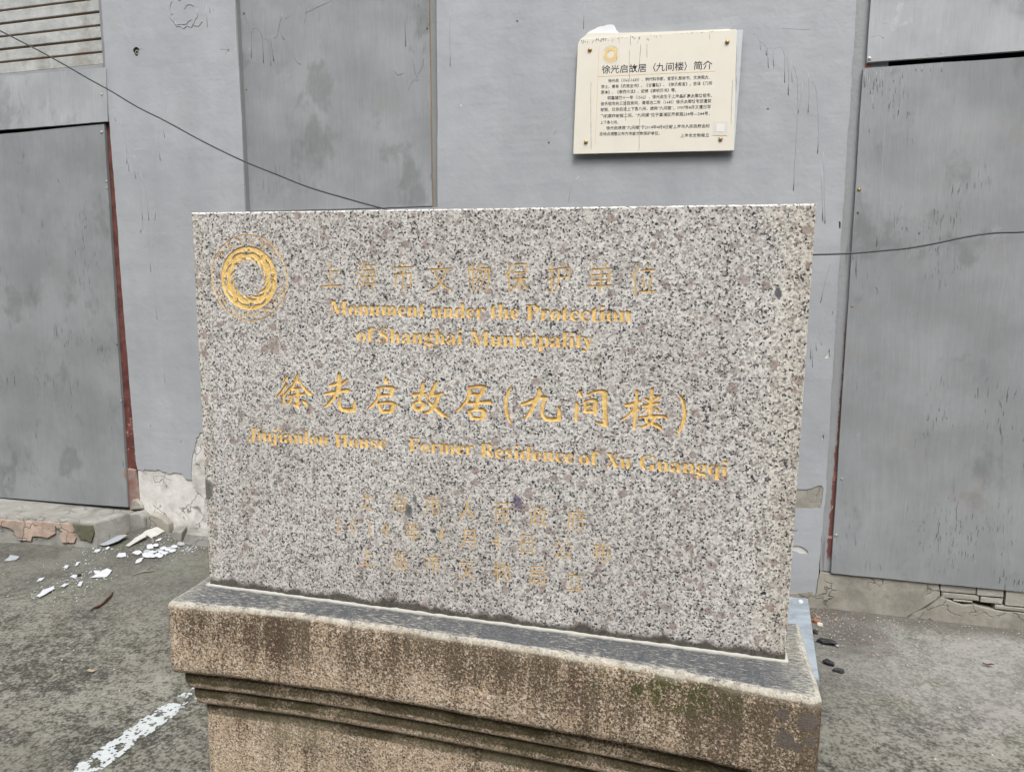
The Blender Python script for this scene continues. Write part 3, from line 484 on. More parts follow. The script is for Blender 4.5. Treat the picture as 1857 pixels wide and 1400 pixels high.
def fill(V, E):
    """triangulate; returns verts, [(tri, parity)], constraint edges"""
    vo, eo, fo, ov, oe, of = delaunay_2d_cdt([Vector(v) for v in V], E, [], 0, 1e-6)
    con = None
    A = np.array([V[e[0]] for e in E], float); B = np.array([V[e[1]] for e in E], float)
    cen = np.array([[(vo[f[0]][k]+vo[f[1]][k]+vo[f[2]][k])/3 for k in (0, 1)] for f in fo]); par = np.zeros(len(fo), int)
    lo = np.minimum(A[:, 1], B[:, 1]); hi = np.maximum(A[:, 1], B[:, 1]); order = np.argsort(cen[:, 1])
    for c0 in range(0, len(order), 64):
        ix = order[c0:c0+64]; y0, y1 = cen[ix, 1].min(), cen[ix, 1].max(); m_ = (hi >= y0) & (lo <= y1); a_, b_ = A[m_], B[m_]
        Y = cen[ix, 1][:, None]; c_ = (a_[:, 1] > Y) != (b_[:, 1] > Y)
        xx = a_[:, 0]+(Y-a_[:, 1])*(b_[:, 0]-a_[:, 0])/np.where(b_[:, 1] == a_[:, 1], 1e-12, b_[:, 1]-a_[:, 1])
        par[ix] = (c_ & (xx > cen[ix, 0][:, None])).sum(1)
    par = [int(q) for q in par]
    return [(v.x, v.y) for v in vo], fo, [(p or 0) % 2 for p in par], con
def relief(name, V2, E, mat, parent, z_front, depth, put, closed_back=False):
    """solid of the odd-parity region: face at z_front, skirt down to z_front+depth (put maps (u,v,w)->xyz)"""
    vs_, fs_, pr, con = fill(V2, E); T = [f for f, p in zip(fs_, pr) if p]
    use = sorted({i for f in T for i in f}); mp_ = {i: n for n, i in enumerate(use)}
    verts = [put(*vs_[i], z_front) for i in use]; faces = [tuple(mp_[i] for i in f) for f in T]
    cnt = {}
    for f in T:
        for i in range(3): a, b = f[i], f[(i+1) % 3]; cnt.setdefault((min(a, b), max(a, b)), []).append((a, b))
    back = {}
    def bk(i):
        if i not in back: back[i] = len(verts); verts.append(put(*vs_[i], z_front+depth))
        return back[i]
    if depth:
        for k, l in cnt.items():
            if len(l) == 1: a, b = l[0]; faces.append((mp_[b], mp_[a], bk(a), bk(b)))
    bm = bmesh.new(); bv = [bm.verts.new(v) for v in verts]
    for f in faces:
        try: bm.faces.new([bv[i] for i in f])
        except ValueError: pass
    me = bpy.data.meshes.new(name); bm.to_mesh(me); bm.free(); me.materials.append(mat)
    return link(bpy.data.objects.new(name, me), parent)

def Hg(x, y):
    t = min(1, max(0, (y+.28)/.28)); t = t*t*(3-2*t)
    return .085*math.exp(-((x+3.08)/.16)**2)*t

# ------------------------------------------------------------------ ground
def axis(dense0, dense1, step, outer):
    a = list(np.arange(dense0, dense1+1e-6, step)); return sorted([o for o in outer if o < dense0-1e-3] + a + [o for o in outer if o > dense1+1e-3])
gx = axis(-5.2, 2.6, .05, [-80, -40, -20, -12, -8, -6.2, 4, 6, 10, 20, 40, 80]); gy = axis(-2.4, .25, .035, [-80, -40, -20, -10, -6, -4.2, -3.2, -2.7, .6, 2, 6, 20])
gv = [(x, y, Hg(x, y) + (.004*mnoise.noise(Vector((x*2.1, y*2.1, 3))) + .0018*mnoise.noise(Vector((x*11, y*11, 1))) - .002 if abs(x) < 6 and y > -3 else -.002)) for y in gy for x in gx]
nx = len(gx); gf = [(j*nx+i, j*nx+i+1, (j+1)*nx+i+1, (j+1)*nx+i) for j in range(len(gy)-1) for i in range(nx-1)]
ground = obj('ground', gv, gf, GND, None, True); tag(ground, 'old grey concrete ground with moss and dark pits', None, None, 'structure')

# ------------------------------------------------------------------ unseen house row, added behind the camera to shade the wall's foot
opp = empty('unseen_lane_house', (0, -9.2, 0)); tag(opp, 'unseen two storey house row added across the lane to darken the wall foot', 'house'); OO = (0, -9.2, 0)
hw_ = Part(OO); hw_.box(-18, 18, -9.6, -9.2, -.1, .9); hw_.box(-18, 18, -9.6, -9.2, 2.3, 3.9); hw_.box(-18, 18, -9.6, -9.2, 5.3, 6.6)
for k in range(-6, 7): hw_.box(k*2.9-.75, k*2.9+.75, -9.6, -9.2, .9, 2.3); hw_.box(k*2.9-.75, k*2.9+.75, -9.6, -9.2, 3.9, 5.3)
hw_.build('unseen_house_wall', plaster('lane_house_render', (.24, .235, .22), (.30, .29, .27), (.18, .17, .16), .5, False), opp)
rf_ = Part(OO); rf_.box(-18.3, 18.3, -9.9, -8.75, 6.6, 6.75); rf_.build('unseen_roof_eave', simple('lane_roof', (.12, .11, .10), .8), opp)
gl_ = simple('dark_window_glass', (.03, .035, .04), .12); wf_ = simple('window_frame_paint', (.25, .12, .09), .5)
for k in range(-6, 6):
    for z0 in (.9, 3.9):
        fr_ = Part(OO)
        for a, b, c, d in ((k*2.9+.75, k*2.9+.82, z0, z0+1.4), (k*2.9+2.08, k*2.9+2.15, z0, z0+1.4), (k*2.9+.82, k*2.9+2.08, z0, z0+.07), (k*2.9+.82, k*2.9+2.08, z0+1.33, z0+1.4), (k*2.9+1.415, k*2.9+1.485, z0+.07, z0+1.33)): fr_.box(a, b, -9.42, -9.32, c, d)
        f_ = fr_.build('window', wf_, opp); Part(OO).box(k*2.9+.8, k*2.9+2.1, -9.39, -9.36, z0+.05, z0+1.35).build('pane', gl_, f_)
# ------------------------------------------------------------------ the building wall
Wl = empty('building_wall', (-1.3, 0, 0)); tag(Wl, 'long grey painted house wall with peeling plaster at its foot', 'wall')
WO = (-1.3, 0, 0)
P_ = Part(WO)
T0, T1 = .0056, .25
P_.box(-3.175, -2.372, T0, T1, -.05, 3.6); P_.box(-2.372, -1.29, T0, T1, -.05, 1.824); P_.box(-1.29, .508, T0, T1, -.05, 3.6)
P_.box(-4.85, -4.6, T0, T1, -.05, 3.6); P_.box(1.95, 3.4, T0, T1, -.05, 3.6); P_.box(-4.85, 3.4, T0, T1, 3.6, 4.2)
P_.box(-2.372, -1.29, .05, T1, 1.824, 3.6)
REV = wall_paint('dull_frame_paint', (.66, .645, .61), False); P_.box(-4.6, -3.175, .09, T1, -.05, .14); P_.box(-9, -4.85, T0, T1, -.05, 4.2); P_.box(3.4, 8, T0, T1, -.05, 4.2)
masonry = P_.build('masonry', PW, Wl)
# black sheets behind the two doorways, coloured for the dark of the rooms
room = Part(WO)
for a, b in ((-4.6, -3.175), (.508, 1.95)):
    room.box(a, b, .40, .42, -.05, 3.6); 
room.build('shade_lining', DARK, Wl)

def putw(y0):
    return lambda u, v, w_: (u-WO[0], y0+w_, v)
random.seed(3)
def rag(pts, amp=.006, step=.02):
    out = []
    for (a, b), (c, d) in zip(pts, pts[1:]):
        n = max(1, int(math.hypot(c-a, d-b)/step))
        for i in range(n):
            t = i/n; k = amp if (n > 1 or True) else 0
            out.append((a+(c-a)*t+random.uniform(-k, k), b+(d-b)*t+random.uniform(-k, k)))
    out.append(pts[-1]); return out
left_edge = [(-3.187, 3.6), (-3.189, 2.6), (-3.192, 2.3), (-3.188, 1.9), (-3.190, 1.4), (-3.185, .9), (-3.181, .45), (-3.176, .405)]
bot = rag([(-3.170, .397), (-3.10, .402), (-3.018, .404), (-2.96, .392), (-2.925, .394), (-2.87, .391), (-2.845, .368), (-2.815, .362), (-2.806, .42), (-2.800, .49), (-2.775, .56), (-2.755, .605), (-2.72, .6475), (-2.66, .60), (-2.60, .40), (-2.45, .22), (-2.0, .14), (-1.2, .12), (-.4, .10), (.2, .075), (.392, .050)], .006, .016)
bot2 = rag([(.392, .050), (.441, .060), (.476, .070), (.498, .055), (.503, .12)], .003, .012)
right_edge = rag([(.503, .12), (.506, .19), (.512, .35), (.517, .521), (.516, 1.0), (.518, 1.58), (.5205, 2.0), (.522, 2.33), (.523, 2.55), (.524, 3.0), (.524, 3.6)], .0022, .03)
outer = [(-3.187, 3.6)] + rag(left_edge, .0015, .04)[1:-1] + bot + bot2[1:] + right_edge[1:]
win = rag([(-2.366, 3.3), (-2.372, 2.7), (-2.3655, 2.3), (-2.374, 1.826)], .0012, .05) + rag([(-1.300, 1.826), (-1.292, 2.3), (-1.289, 3.3)], .001, .05)
patchr = [(.388, .544), (.398, .546), (.431, .546), (.455, .552), (.480, .566), (.498, .57), (.507, .557), (.505, .52), (.503, .487), (.497, .464), (.45, .459), (.401, .456), (.385, .459)]
chipA = [(.385, .276), (.396, .279), (.416, .285), (.440, .275), (.459, .260), (.457, .244), (.444, .249), (.425, .247), (.408, .256), (.385, .262)]
chipB = [(.505, 1.718), (.514, 1.712), (.5145, 1.690), (.511, 1.683), (.507, 1.695)]
chipC = [(.498, 1.178), (.493, 1.162), (.485, 1.150), (.476, 1.140), (.486, 1.1355), (.499, 1.138), (.5005, 1.150)]
chipD = [(.500, 1.34), (.5035, 1.332), (.501, 1.322)]
chipE = [(.492, .80), (.497, .79), (.494, .765), (.488, .778)]
chipF = [(.385, .352), (.397, .351), (.408, .357), (.404, .348), (.39, .344)]
holes = [win, patchr, chipA, chipB, chipC, chipD, chipE, chipF]
hole_pipe = [(-2.9858+.019*math.cos(a)*(1+.2*math.sin(3*a)), 2.6779+.023*math.sin(a)) for a in np.linspace(0, 2*math.pi, 14, endpoint=False)]
holes.append(hole_pipe)
for (cx, cz, n_) in ((-2.4235, 2.64, 5), (-3.06, .36+.3, 4), (-2.86, .58, 4), (-.9, 2.64, 4), (-.75, 2.10, 4), (.20, 2.19, 4)):
    holes.append([(cx+random.uniform(.003, .007)*math.cos(a), cz+random.uniform(.003, .007)*math.sin(a)) for a in np.linspace(0, 6.28, n_+2)[:-1]])
V2, E2 = edges_from_loops([outer]+holes)
skin = relief('paint_layer', V2, E2, WP, Wl, 0.0, .0052, putw(0.0))
# grey under-render where the paint has gone on the right pier
Part(WO).prism_xz([(.380, .575), (.509, .575), (.509, .40), (.380, .40)], .0036, .0054).build('under_render', PB, Wl)
Part(WO).prism_xz([(-4.85, 4.2), (-4.85, -.02), (-4.62, -.02), (-4.62, 3.6), (-3.187, 3.6), (.524, 3.6), (1.93, 3.6), (1.93, -.02), (8, -.02), (8, 4.2)], 0.0, .0052).build('paint_border', WP, Wl)
Part(WO).prism_xz([(-9, 4.2), (-9, -.02), (-4.852, -.02), (-4.852, 4.2)], 0.0, .0052).build('paint_border', WP, Wl)
# window recess: frame strip with a thin brown stile left of it
Part(WO).box(-1.3325, -1.279, .0275, .06, 1.815, 3.6, .002).build('window_jamb', REV, Wl)
Part(WO).box(-2.380, -2.3655, .0012, .049, 1.827, 3.6, .003).build('window_reveal', REV, Wl)
Part(WO).tube([(-1.3365, .031, 1.815), (-1.3350, .031, 2.3), (-1.3360, .031, 3.6)], .0022, 6).build('bare_wood_edge', TAN, Wl)
Part(WO).box(-2.385, -1.285, .008, .06, 1.800, 1.826).build('window_sill', WP, Wl)
# paint runs and cracks in relief
def runs(name, D, mat, y, parent, org, r0=.0017):
    p = Part(org); random.seed(5)
    for l in D:
        L = []; 
        for (a, b), (c, d) in zip(l, l[1:]):
            n = max(2, int(math.hypot(c-a, d-b)/.05)); 
            for i in range(n): t = i/n; L.append((a+(c-a)*t+random.uniform(-.0007, .0007), y, b+(d-b)*t))
        L.append((l[-1][0], y, l[-1][1])); k = random.uniform(.55, 1.0)*r0
        rad = [k*(.8+.4*(i/len(L))) for i in range(len(L))]; rad[0] *= .4; rad[-1] *= 1.0
        p.tube(L, [q*1.05 for q in rad], 8, .22)
    o = p.build(name, mat, parent, True); o['kind'] = 'stuff'; return o
runs('paint_runs', DRIPS, DRIP, -.0001, Wl, WO)
# peeled blistered paint at the top, with curled rims
bl = Part(WO); random.seed(11)
def arc(cx, cz, rx, rz, a0, a1, n=14, j=.12): return [(cx+rx*math.cos(a)*(1+random.uniform(-j, j)), cz+rz*math.sin(a)*(1+random.uniform(-j, j))) for a in np.linspace(a0, a1, n)]
for l in (arc(-2.672, 2.845, .085, .075, R(175), R(365)), arc(-2.69, 2.835, .062, .05, R(190), R(330)), arc(-2.60, 2.80, .03, .03, R(200), R(350)), arc(-2.64, 2.86, .028, .02, R(20), R(180)), arc(-2.74, 2.87, .02, .03, R(90), R(260)), arc(-2.65, 2.90, .05, .02, R(10), R(170))):
    bl.tube([(x, -.0002, z) for x, z in l], .0026, 6, .8)
o = bl.build('blistered_rim', DRIP, Wl, True); o['kind'] = 'stuff'
# pipe stub; its hole and bore are black discs standing in for shade
Part(WO).tube([(-2.986, .0047, 2.678), (-2.986, .0054, 2.678)], .028, 20).build('hole_shade_disc', DARK, Wl)
Part(WO).tube([(-2.982, .0005, 2.675), (-2.982, .0045, 2.675)], .0115, 14).build('pipe_stub', PIPE, Wl)
Part(WO).tube([(-2.982, -.0002, 2.675), (-2.982, .0004, 2.675)], .0065, 12).build('bore_shade_disc', DARK, Wl)
# hole rim cracks near the pipe and near the window corner
cr = Part(WO)
for l in ([(-2.97, 2.684), (-2.955, 2.69), (-2.94, 2.683)], [(-2.972, 2.672), (-2.96, 2.668)], [(-2.43, 2.652), (-2.42, 2.64), (-2.437, 2.628), (-2.441, 2.618)], [(-2.43, 2.64), (-2.455, 2.648), (-2.47, 2.645)]):
    cr.tube([(x, 0, z) for x, z in l], .0012, 5, .5)
o = cr.build('hairline_cracks', DRIPD, Wl); o['kind'] = 'stuff'

# ---- foot of the right doorway: cracked render plates and old bricks
def plate(name, pts, y0, y1, mat, parent, org, jit=.003, bev=.004):
    return Part(org).prism_xz(rag(pts+[pts[0]], jit, .03)[:-1], y0, y1).build(name, mat, parent)
random.seed(21)
Part(WO).box(.508, 1.95, .045, .25, -.05, .168).build('sill_masonry', simple('dark_joint', (.07, .065, .055), .9, .3), Wl)
plate('render_patch', [(.525, .0), (.525, .166), (.992, .166), (.998, .126), (1.001, .111), (.985, .088), (.948, .053), (.90, .021), (.87, -.01)], .006, .045, PB, Wl, WO)
plate('render_patch', [(.885, -.01), (.905, .018), (.953, .049), (.990, .083), (1.009, .106), (1.05, .090), (1.09, .076), (1.133, .083), (1.20, .073), (1.262, .070), (1.45, .068), (1.95, .066), (1.95, -.01)], -.004, .045, PB, Wl, WO)
Part(WO).prism_xz(rag([(.380, -.02), (.380, .052), (.42, .058), (.455, .066), (.480, .074), (.500, .056), (.512, .17), (.528, .172), (.54, -.02), (.380, -.02)], .003, .02)[:-1], -.004, .0058).build('render_patch', PB, Wl)
BR = plaster('old_painted_brick', (.265, .255, .225), (.33, .318, .285), (.19, .18, .155), .5, False)
def brick(x0, x1, z0, z1, dy=0.0):
    o = Part(WO).box(x0, x1, .008+dy, .05, z0, z1, .004).build('brick', BR, Wl)
    me = o.data
    for v in me.vertices: v.co += Vector((random.uniform(-.0015, .0015), random.uniform(-.0015, .0015), random.uniform(-.0015, .0015)))
    return o
brick(1.004, 1.139, .131, .167); brick(1.143, 1.243, .129, .167, -.002); brick(1.250, 1.42, .100, .167, -.006); brick(1.424, 1.60, .098, .167, .001); brick(1.604, 1.78, .10, .167); brick(1.784, 1.94, .10, .167)
brick(1.010, 1.155, .102, .126, .002); brick(1.159, 1.244, .098, .124); brick(1.055, 1.130, .092, .099, -.001); brick(1.215, 1.36, .076, .094, -.003); brick(1.364, 1.55, .072, .094, -.001); brick(1.554, 1.75, .072, .096)

# ---- rubble foot between doorstep and left pier
rub = Part(WO); random.seed(31)
def stone_pts(name, pts, y0, y1, mat, parent, org, jit=.004):
    bm = bmesh.new(); a = [bm.verts.new(Vector((x, y0, z))-Vector(org)) for x, z in pts]; f = bm.faces.new(a)
    r = bmesh.ops.extrude_face_region(bm, geom=[f]); vs2 = [v for v in r['geom'] if isinstance(v, bmesh.types.BMVert)]
    for v in vs2: v.co.y = y1-org[1]
    bmesh.ops.bevel(bm, geom=bm.edges[:], offset=.008, segments=2, affect='EDGES', profile=.5)
    for v in bm.verts: n = mnoise.noise_vector(v.co*14); v.co += n*jit
    return bobj(name, bm, mat, parent, False)
stone_pts('base_stone', [(-3.215, .02), (-3.205, .150), (-3.14, .160), (-3.11, .135), (-3.10, .02)], -.055, .03, PS, Wl, WO)
stone_pts('base_stone', [(-3.108, .02), (-3.10, .135), (-3.06, .155), (-3.00, .135), (-2.955, .10), (-2.95, .02)], -.040, .03, PB, Wl, WO)
stone_pts('base_stone', [(-3.225, .155), (-3.222, .215), (-3.19, .225), (-3.15, .19), (-3.145, .165)], -.012, .03, PB, Wl, WO)
def wedge(name, x0, x1, zf, zb, y0, mat, parent, org):
    bm = bmesh.new(); O = Vector(org)
    v = [bm.verts.new(Vector(p)-O) for p in ((x0, y0, -.02), (x1, y0, -.02), (x1, .004, -.02), (x0, .004, -.02), (x0+.03, y0+.012, zf), (x1, y0+.012, zf), (x1, .004, zb), (x0+.02, .004, zb))]
    for f in ((0, 1, 5, 4), (4, 5, 6, 7), (0, 4, 7, 3), (1, 2, 6, 5), (2, 3, 7, 6), (3, 2, 1, 0)): bm.faces.new([v[i] for i in f])
    bmesh.ops.subdivide_edges(bm, edges=bm.edges[:], cuts=3, use_grid_fill=True)
    for q in bm.verts: q.co += mnoise.noise_vector(q.co*12)*.004
    return bobj(name, bm, mat, parent)
wedge('kerb_fillet', -2.955, -2.862, .062, .085, -.055, PS, Wl, WO); wedge('kerb_fillet', -2.858, -1.95, .060, .085, -.058, PS, Wl, WO); wedge('kerb_fillet', -1.945, -.7, .060, .085, -.055, PS, Wl, WO)

# ------------------------------------------------------------------ door frames, boards, shutter
f1 = empty('door_frame', (-3.25, .04, .15)); tag(f1, 'dark red worn door frame edge seen beside the left board', 'door frame')
FO = (-3.25, .04, .15)
Part(FO).box(-3.30, -3.176, .0215, .085, .14, 2.335, .003).build('stile', FR, f1)
Part(FO).box(-4.6, -3.302, .16, .20, 2.20, 2.45, .003).build('gap_shade_rail', DARK, f1)  # black rail behind the board gap, coloured for the shade there
# irregular wood edge piece and broken foot of the frame
stone_pts('frame_foot', [(-3.262, .145), (-3.258, .40), (-3.20, .395), (-3.185, .30), (-3.178, .21), (-3.19, .15)], .012, .06, plaster('frame_foot_mix', (.20, .09, .07), (.30, .26, .23), (.16, .15, .13), .6), f1, FO, .006)
f2 = empty('door_frame', (.56, .04, .17)); tag(f2, 'grey door frame worn to red primer beside the right board', 'door frame')
FO2 = (0, 0, 0); f2.location = (0, 0, 0)
Part(FO2).box(.512, .66, .0145, .085, .17, 3.2, .002).build('stile', SM, f2)
Part(FO2).box(.574, .590, .0120, .0143, 2.31, 2.36, .0005).build('head_block', simple('bare_red_wood', (.30, .12, .07), .7, .3, 40), f2)
Part(FO2).box(.662, 1.95, .16, .20, 2.16, 2.50, .003).build('gap_shade_rail', DARK, f2)  # blackened for the gap's shade, as on the left

def dome(org, x, y, z, r, mat, parent, name='screw', sq=.45):
    bm = bmesh.new(); bmesh.ops.create_uvsphere(bm, u_segments=12, v_segments=8, radius=r)
    for v in bm.verts: v.co.y *= sq; v.co += Vector((x, y, z))-Vector(org)
    return bobj(name, bm, mat, parent, True)
def screw(org, x, y, z, parent, r=.0055, mat=None):
    o = Part(org).tube([(x, y+.001, z), (x, y-.0018, z)], r*1.5, 12).build('washer', mat or STEEL, parent)
    return dome(org, x, y-.0018, z, r, mat or STEEL, parent)
def board(label, pts, y0, th, mat, screws=(), group=None):
    org = (pts[0][0], y0, min(p[1] for p in pts)); e = empty('plywood_board', org); tag(e, label, 'board', group)
    Part(org).prism_xz(pts, y0, y0+th, .0015).build('panel', mat, e)
    for s_ in screws: screw(org, s_[0], y0, s_[1], e, *(s_[2:] if len(s_) > 2 else ()))
    return e, org
random.seed(41)
def wob(pts, amp=.0012): return [(x+random.uniform(-amp, amp), z+random.uniform(-amp, amp)) for x, z in pts]
def seg(a, b, n): return [(a[0]+(b[0]-a[0])*i/n, a[1]+(b[1]-a[1])*i/n) for i in range(n)]
def quad(a, b, c, d, n=10): return wob(seg(a, b, n)+seg(b, c, n)+seg(c, d, n)+seg(d, a, n))
bL, oL = board('tall weathered grey plywood board over the left doorway, above the cement doorstep', quad((-4.62, .146), (-3.2602, .1654), (-3.2296, 2.324), (-4.62, 2.293)), .0015, .018, PLY[0],
      [(-3.248, 2.282, .006), (-3.2455, 1.985, .004), (-3.2395, 2.02, .004), (-3.252, 1.12, .0032, RUST), (-3.252, .80, .004)])
Part(oL).prism_xz([(-3.275, .36), (-3.262, .40), (-3.259, .36), (-3.262, .335)], -.002, .002).build('split_ply', TAN, bL)
bU, oU = board('short pale grey transom board above the left door board', quad((-4.62, 2.326), (-3.1958, 2.3336), (-3.1845, 2.6094), (-4.62, 2.628)), -.006, .016, PLY[3], [(-3.222, 2.4755, .005)])
bW, oW = board('dark grey board filling the window recess above the granite slab', quad((-2.384, 1.838), (-1.340, 1.836), (-1.3385, 3.58), (-2.378, 3.58)), .034, .012, PLY[1], [(-2.345, 2.82, .003, RUST), (-2.352, 2.45, .0025, RUST), (-1.352, 2.66, .0025, RUST)])
runs('paint_runs', DRIPS2, DRIPD, .0338, bW, oW, .0024)
bR, oR = board('large grey plywood board over the right doorway with screws along its edge', quad((.5589, .1691), (1.92, .165), (1.92, 2.325), (.5629, 2.3264)), -.004, .018, PLY[2],
      [(.5760, 1.845, .0055, BRASS), (.5770, 1.750, .003, RUST), (.5775, 1.362, .003, TAN), (.5790, .607, .0035), (.5700, .349, .006)])
runs('paint_runs', DRIPS3[:-4], DRIP, -.0041, bR, oR, .0015)
bT, oT = board('pale grey upper board over the right doorway, above the black gap', quad((.5740, 2.349), (1.92, 2.352), (1.92, 3.58), (.5830, 3.58)), -.006, .018, plywood('painted_plywood_e', 6.0, 1.42, .12, .15), [(.5835, 2.3625, .006)])
runs('paint_runs', DRIPS3[-4:], DRIP, -.0061, bT, oT, .0014)
# strip of pale batten just above the door board, left
sh = empty('louvred_shutter', (-3.9, .03, 2.62)); tag(sh, 'old painted louvre shutter above the left transom board', 'shutter'); SO = (-3.9, .03, 2.62)
Part(SO).box(-3.216, -3.191, .012, .05, 2.60, 3.58, .002).build('shutter_stile', wall_paint('dull_frame_paint_b', (.62, .62, .60), False), sh)
Part(SO).box(-4.6, -3.218, .012, .05, 2.612, 2.636, .002).build('bottom_rail', wall_paint('dull_frame_paint_c', (.75, .75, .72), False), sh)
for k in range(13):
    z = 2.640+k*.068
    Part(SO).prism_xz([(-4.6, z), (-3.222, z), (-3.222, z+.056), (-4.6, z+.056)], .022+.002*(k % 2), .036, .003).build('slat', SLAT, sh)
    Part(SO).box(-4.6, -3.222, .034, .046, z+.0565, z+.068).build('slat_bead', TAN, sh)
Part(SO).box(-4.6, -3.2, .06, .075, 2.60, 3.58).build('shutter_back', TAN, sh)

# ------------------------------------------------------------------ doorstep
st_ = empty('doorstep', (-4.0, -.1, 0)); tag(st_, 'cement doorstep with peeled pink render on its front face', 'doorstep'); DO = (-4.0, -.1, 0)
def solid(name, foot, top, zt, mat, parent, org, jit=.005, cuts=3, bev=.012):
    bm = bmesh.new(); O = Vector(org); n = len(foot)
    a = [bm.verts.new(Vector((x, y, -.03))-O) for x, y in foot]; b = [bm.verts.new(Vector((x, y, zt))-O) for x, y in top]
    bm.faces.new(b); bm.faces.new(a[::-1])
    for i in range(n): j = (i+1) % n; bm.faces.new((a[i], a[j], b[j], b[i]))
    if bev: bmesh.ops.bevel(bm, geom=[e for e in bm.edges if abs(e.verts[0].co.z-e.verts[1].co.z) < .01 and e.verts[0].co.z > 0], offset=bev, segments=2, affect='EDGES', profile=.5)
    bmesh.ops.subdivide_edges(bm, edges=[e for e in bm.edges if e.calc_length() > .12], cuts=cuts, use_grid_fill=True)
    for v in bm.verts: v.co += mnoise.noise_vector(v.co*9)*jit
    return bobj(name, bm, mat, parent)
solid('step_block', [(-4.75, -.305), (-3.90, -.30), (-3.275, -.225), (-3.205, .0), (-3.21, .09), (-4.75, .09)], [(-4.75, -.295), (-3.90, -.285), (-3.29, -.205), (-3.235, .0), (-3.235, .09), (-4.75, .09)], .142, PS, st_, DO)
# peeled skin on the front: thin ragged plates that lie on the face
def facepatch(name, pts, mat):      # pts: t along the front (0..1), z
    A, B = Vector((-3.895, -.297, 0)), Vector((-3.282, -.222, 0)); d = (B-A); nrm = Vector((d.y, -d.x, 0)).normalized()
    if nrm.y > 0: nrm = -nrm
    bm = bmesh.new(); fr = []
    for t_, z in rag(pts+[pts[0]], .004, .05)[:-1]:
        p = A+d*t_+Vector((0, 0, z)); fr.append(bm.verts.new(p+nrm*(.0105)-Vector((0, -.010*z/.14, 0))-Vector(DO)))
    f = bm.faces.new(fr); r = bmesh.ops.extrude_face_region(bm, geom=[f])
    for v in r['geom']:
        if isinstance(v, bmesh.types.BMVert): v.co -= nrm*.02
    return bobj(name, bm, mat, st_)
tt = lambda px, z: (.02+.98*max(px, -2)/176, z)
facepatch('peeled_render', [tt(0, .134), tt(30, .131), tt(60, .122), tt(80, .128), tt(104, .126), tt(104, .072), tt(90, .045), tt(62, .048), tt(58, .018), tt(36, .024), tt(27, .08), tt(0, .10)], PP)
facepatch('peeled_render', [tt(104.5, .128), tt(130, .122), tt(134, .09), tt(141, .05), tt(138, .02), tt(116, .018), tt(112, .05), tt(118, .085), tt(106, .10)], PP)
facepatch('bare_aggregate', [tt(136, .122), tt(170, .124), tt(173, .08), tt(169, .035), tt(148, .05)], simple('dark_mossy_cavity', (.085, .085, .055), .9, .4, 40, bump=.004))

# ------------------------------------------------------------------ pale block behind the plinth
bb = Part((.1, -.5, 0)); 
blk = solid('concrete_block', [(-.25, -.84), (.408, -.845), (.452, -.142), (-.25, -.135)], [(-.25, -.84), (.404, -.840), (.450, -.146), (-.25, -.138)], .1, BLUE, None, (0, 0, 0), .0015, 2, .004)
tag(blk, 'low pale blue grey painted block behind the plinth, by the wall', 'block')
dome((0, 0, 0), .4125, -.2, .1, .012, SIDE, blk, 'bolt_head', .9)

# ------------------------------------------------------------------ the monument (slab on plinth)
A0 = Vector((-1.01856836, -2.1306008, .81471095)); Uv = Vector((.999853, .01069126, -.01340442)); Nv = Vector((.01066568, -.99994116, -.00197879)); Vv = Vector((.01342479, -.00183553, .9999082))
base = A0+Uv*.585-Vv*.806
mon = bpy.data.objects.new('stone_monument', None); mon.empty_display_size = .2; COL.objects.link(mon)
mon.matrix_world = Matrix(((Uv.x, -Nv.x, Vv.x, base.x), (Uv.y, -Nv.y, Vv.y, base.y), (Uv.z, -Nv.z, Vv.z, base.z), (0, 0, 0, 1)))
tag(mon, 'speckled granite monument slab with gold inscriptions on a stained stone plinth', 'monument')
OFF = (-.585, 0, .806)
def mpart(o): o.parent = mon; o.location = OFF; return o
SW, SH, TH = 1.16417, .78, .095
put = lambda u, v, w_: (u, w_, v)

lines = []      # (name, label, V, E, depth)
def add_line(name, label, V, E, depth):
    used = sorted({i for e in E for i in e}); mp_ = {i: n for n, i in enumerate(used)}
    lines.append((name, label, [V[i] for i in used], [(mp_[a], mp_[b]) for a, b in E], depth))
def cjk_line(name, label, data, sx, sy, off, depth, shear=.06, dsx=.8):
    for ch, u, v in data:
        gV, gF = glyph(ch, off, 2); x0, x1, y0, y1 = bbox(gV); cx, cy = (x0+x1)/2, (y0+y1)/2
        kx = sx*(dsx if ch.isdigit() else 1)
        add_line(name, label, [(u+(x-cx)*kx, v+(y-cy)*sy+(0 if ch.isdigit() else shear*(x-cx)*kx)) for x, y in gV], loops_of(gV, gF), depth)
def mb(s_):
    r = ''
    for ch in s_: r += chr(0x1D400+ord(ch)-65) if 'A' <= ch <= 'Z' else (chr(0x1D41A+ord(ch)-97) if 'a' <= ch <= 'z' else ch)
    return r
gM = bbox(glyph(mb('M'), 0, 3)[0]); CAPH = gM[3]-gM[2]
def letters(V, E):
    """split the outlines of a word into letters: outlines whose widths overlap belong together"""
    par = list(range(len(V)))
    def fd(i):
        while par[i] != i: par[i] = par[par[i]]; i = par[i]
        return i
    for a, b in E: par[fd(a)] = fd(b)
    G = {}
    for k, (a, b) in enumerate(E): G.setdefault(fd(a), []).append(k)
    isl = sorted([[min(V[E[k][0]][0] for k in ks), max(V[E[k][0]][0] for k in ks), ks] for ks in G.values()], key=lambda q: q[0]); out = []
    for x0, x1, ks in isl:
        if out and min(x1, out[-1][1])-x0 > .35*min(x1-x0, out[-1][1]-out[-1][0]): out[-1][1] = max(x1, out[-1][1]); out[-1][2] += ks
        else: out.append([x0, x1, list(ks)])
    return [[E[k] for k in ks] for _, _, ks in out]
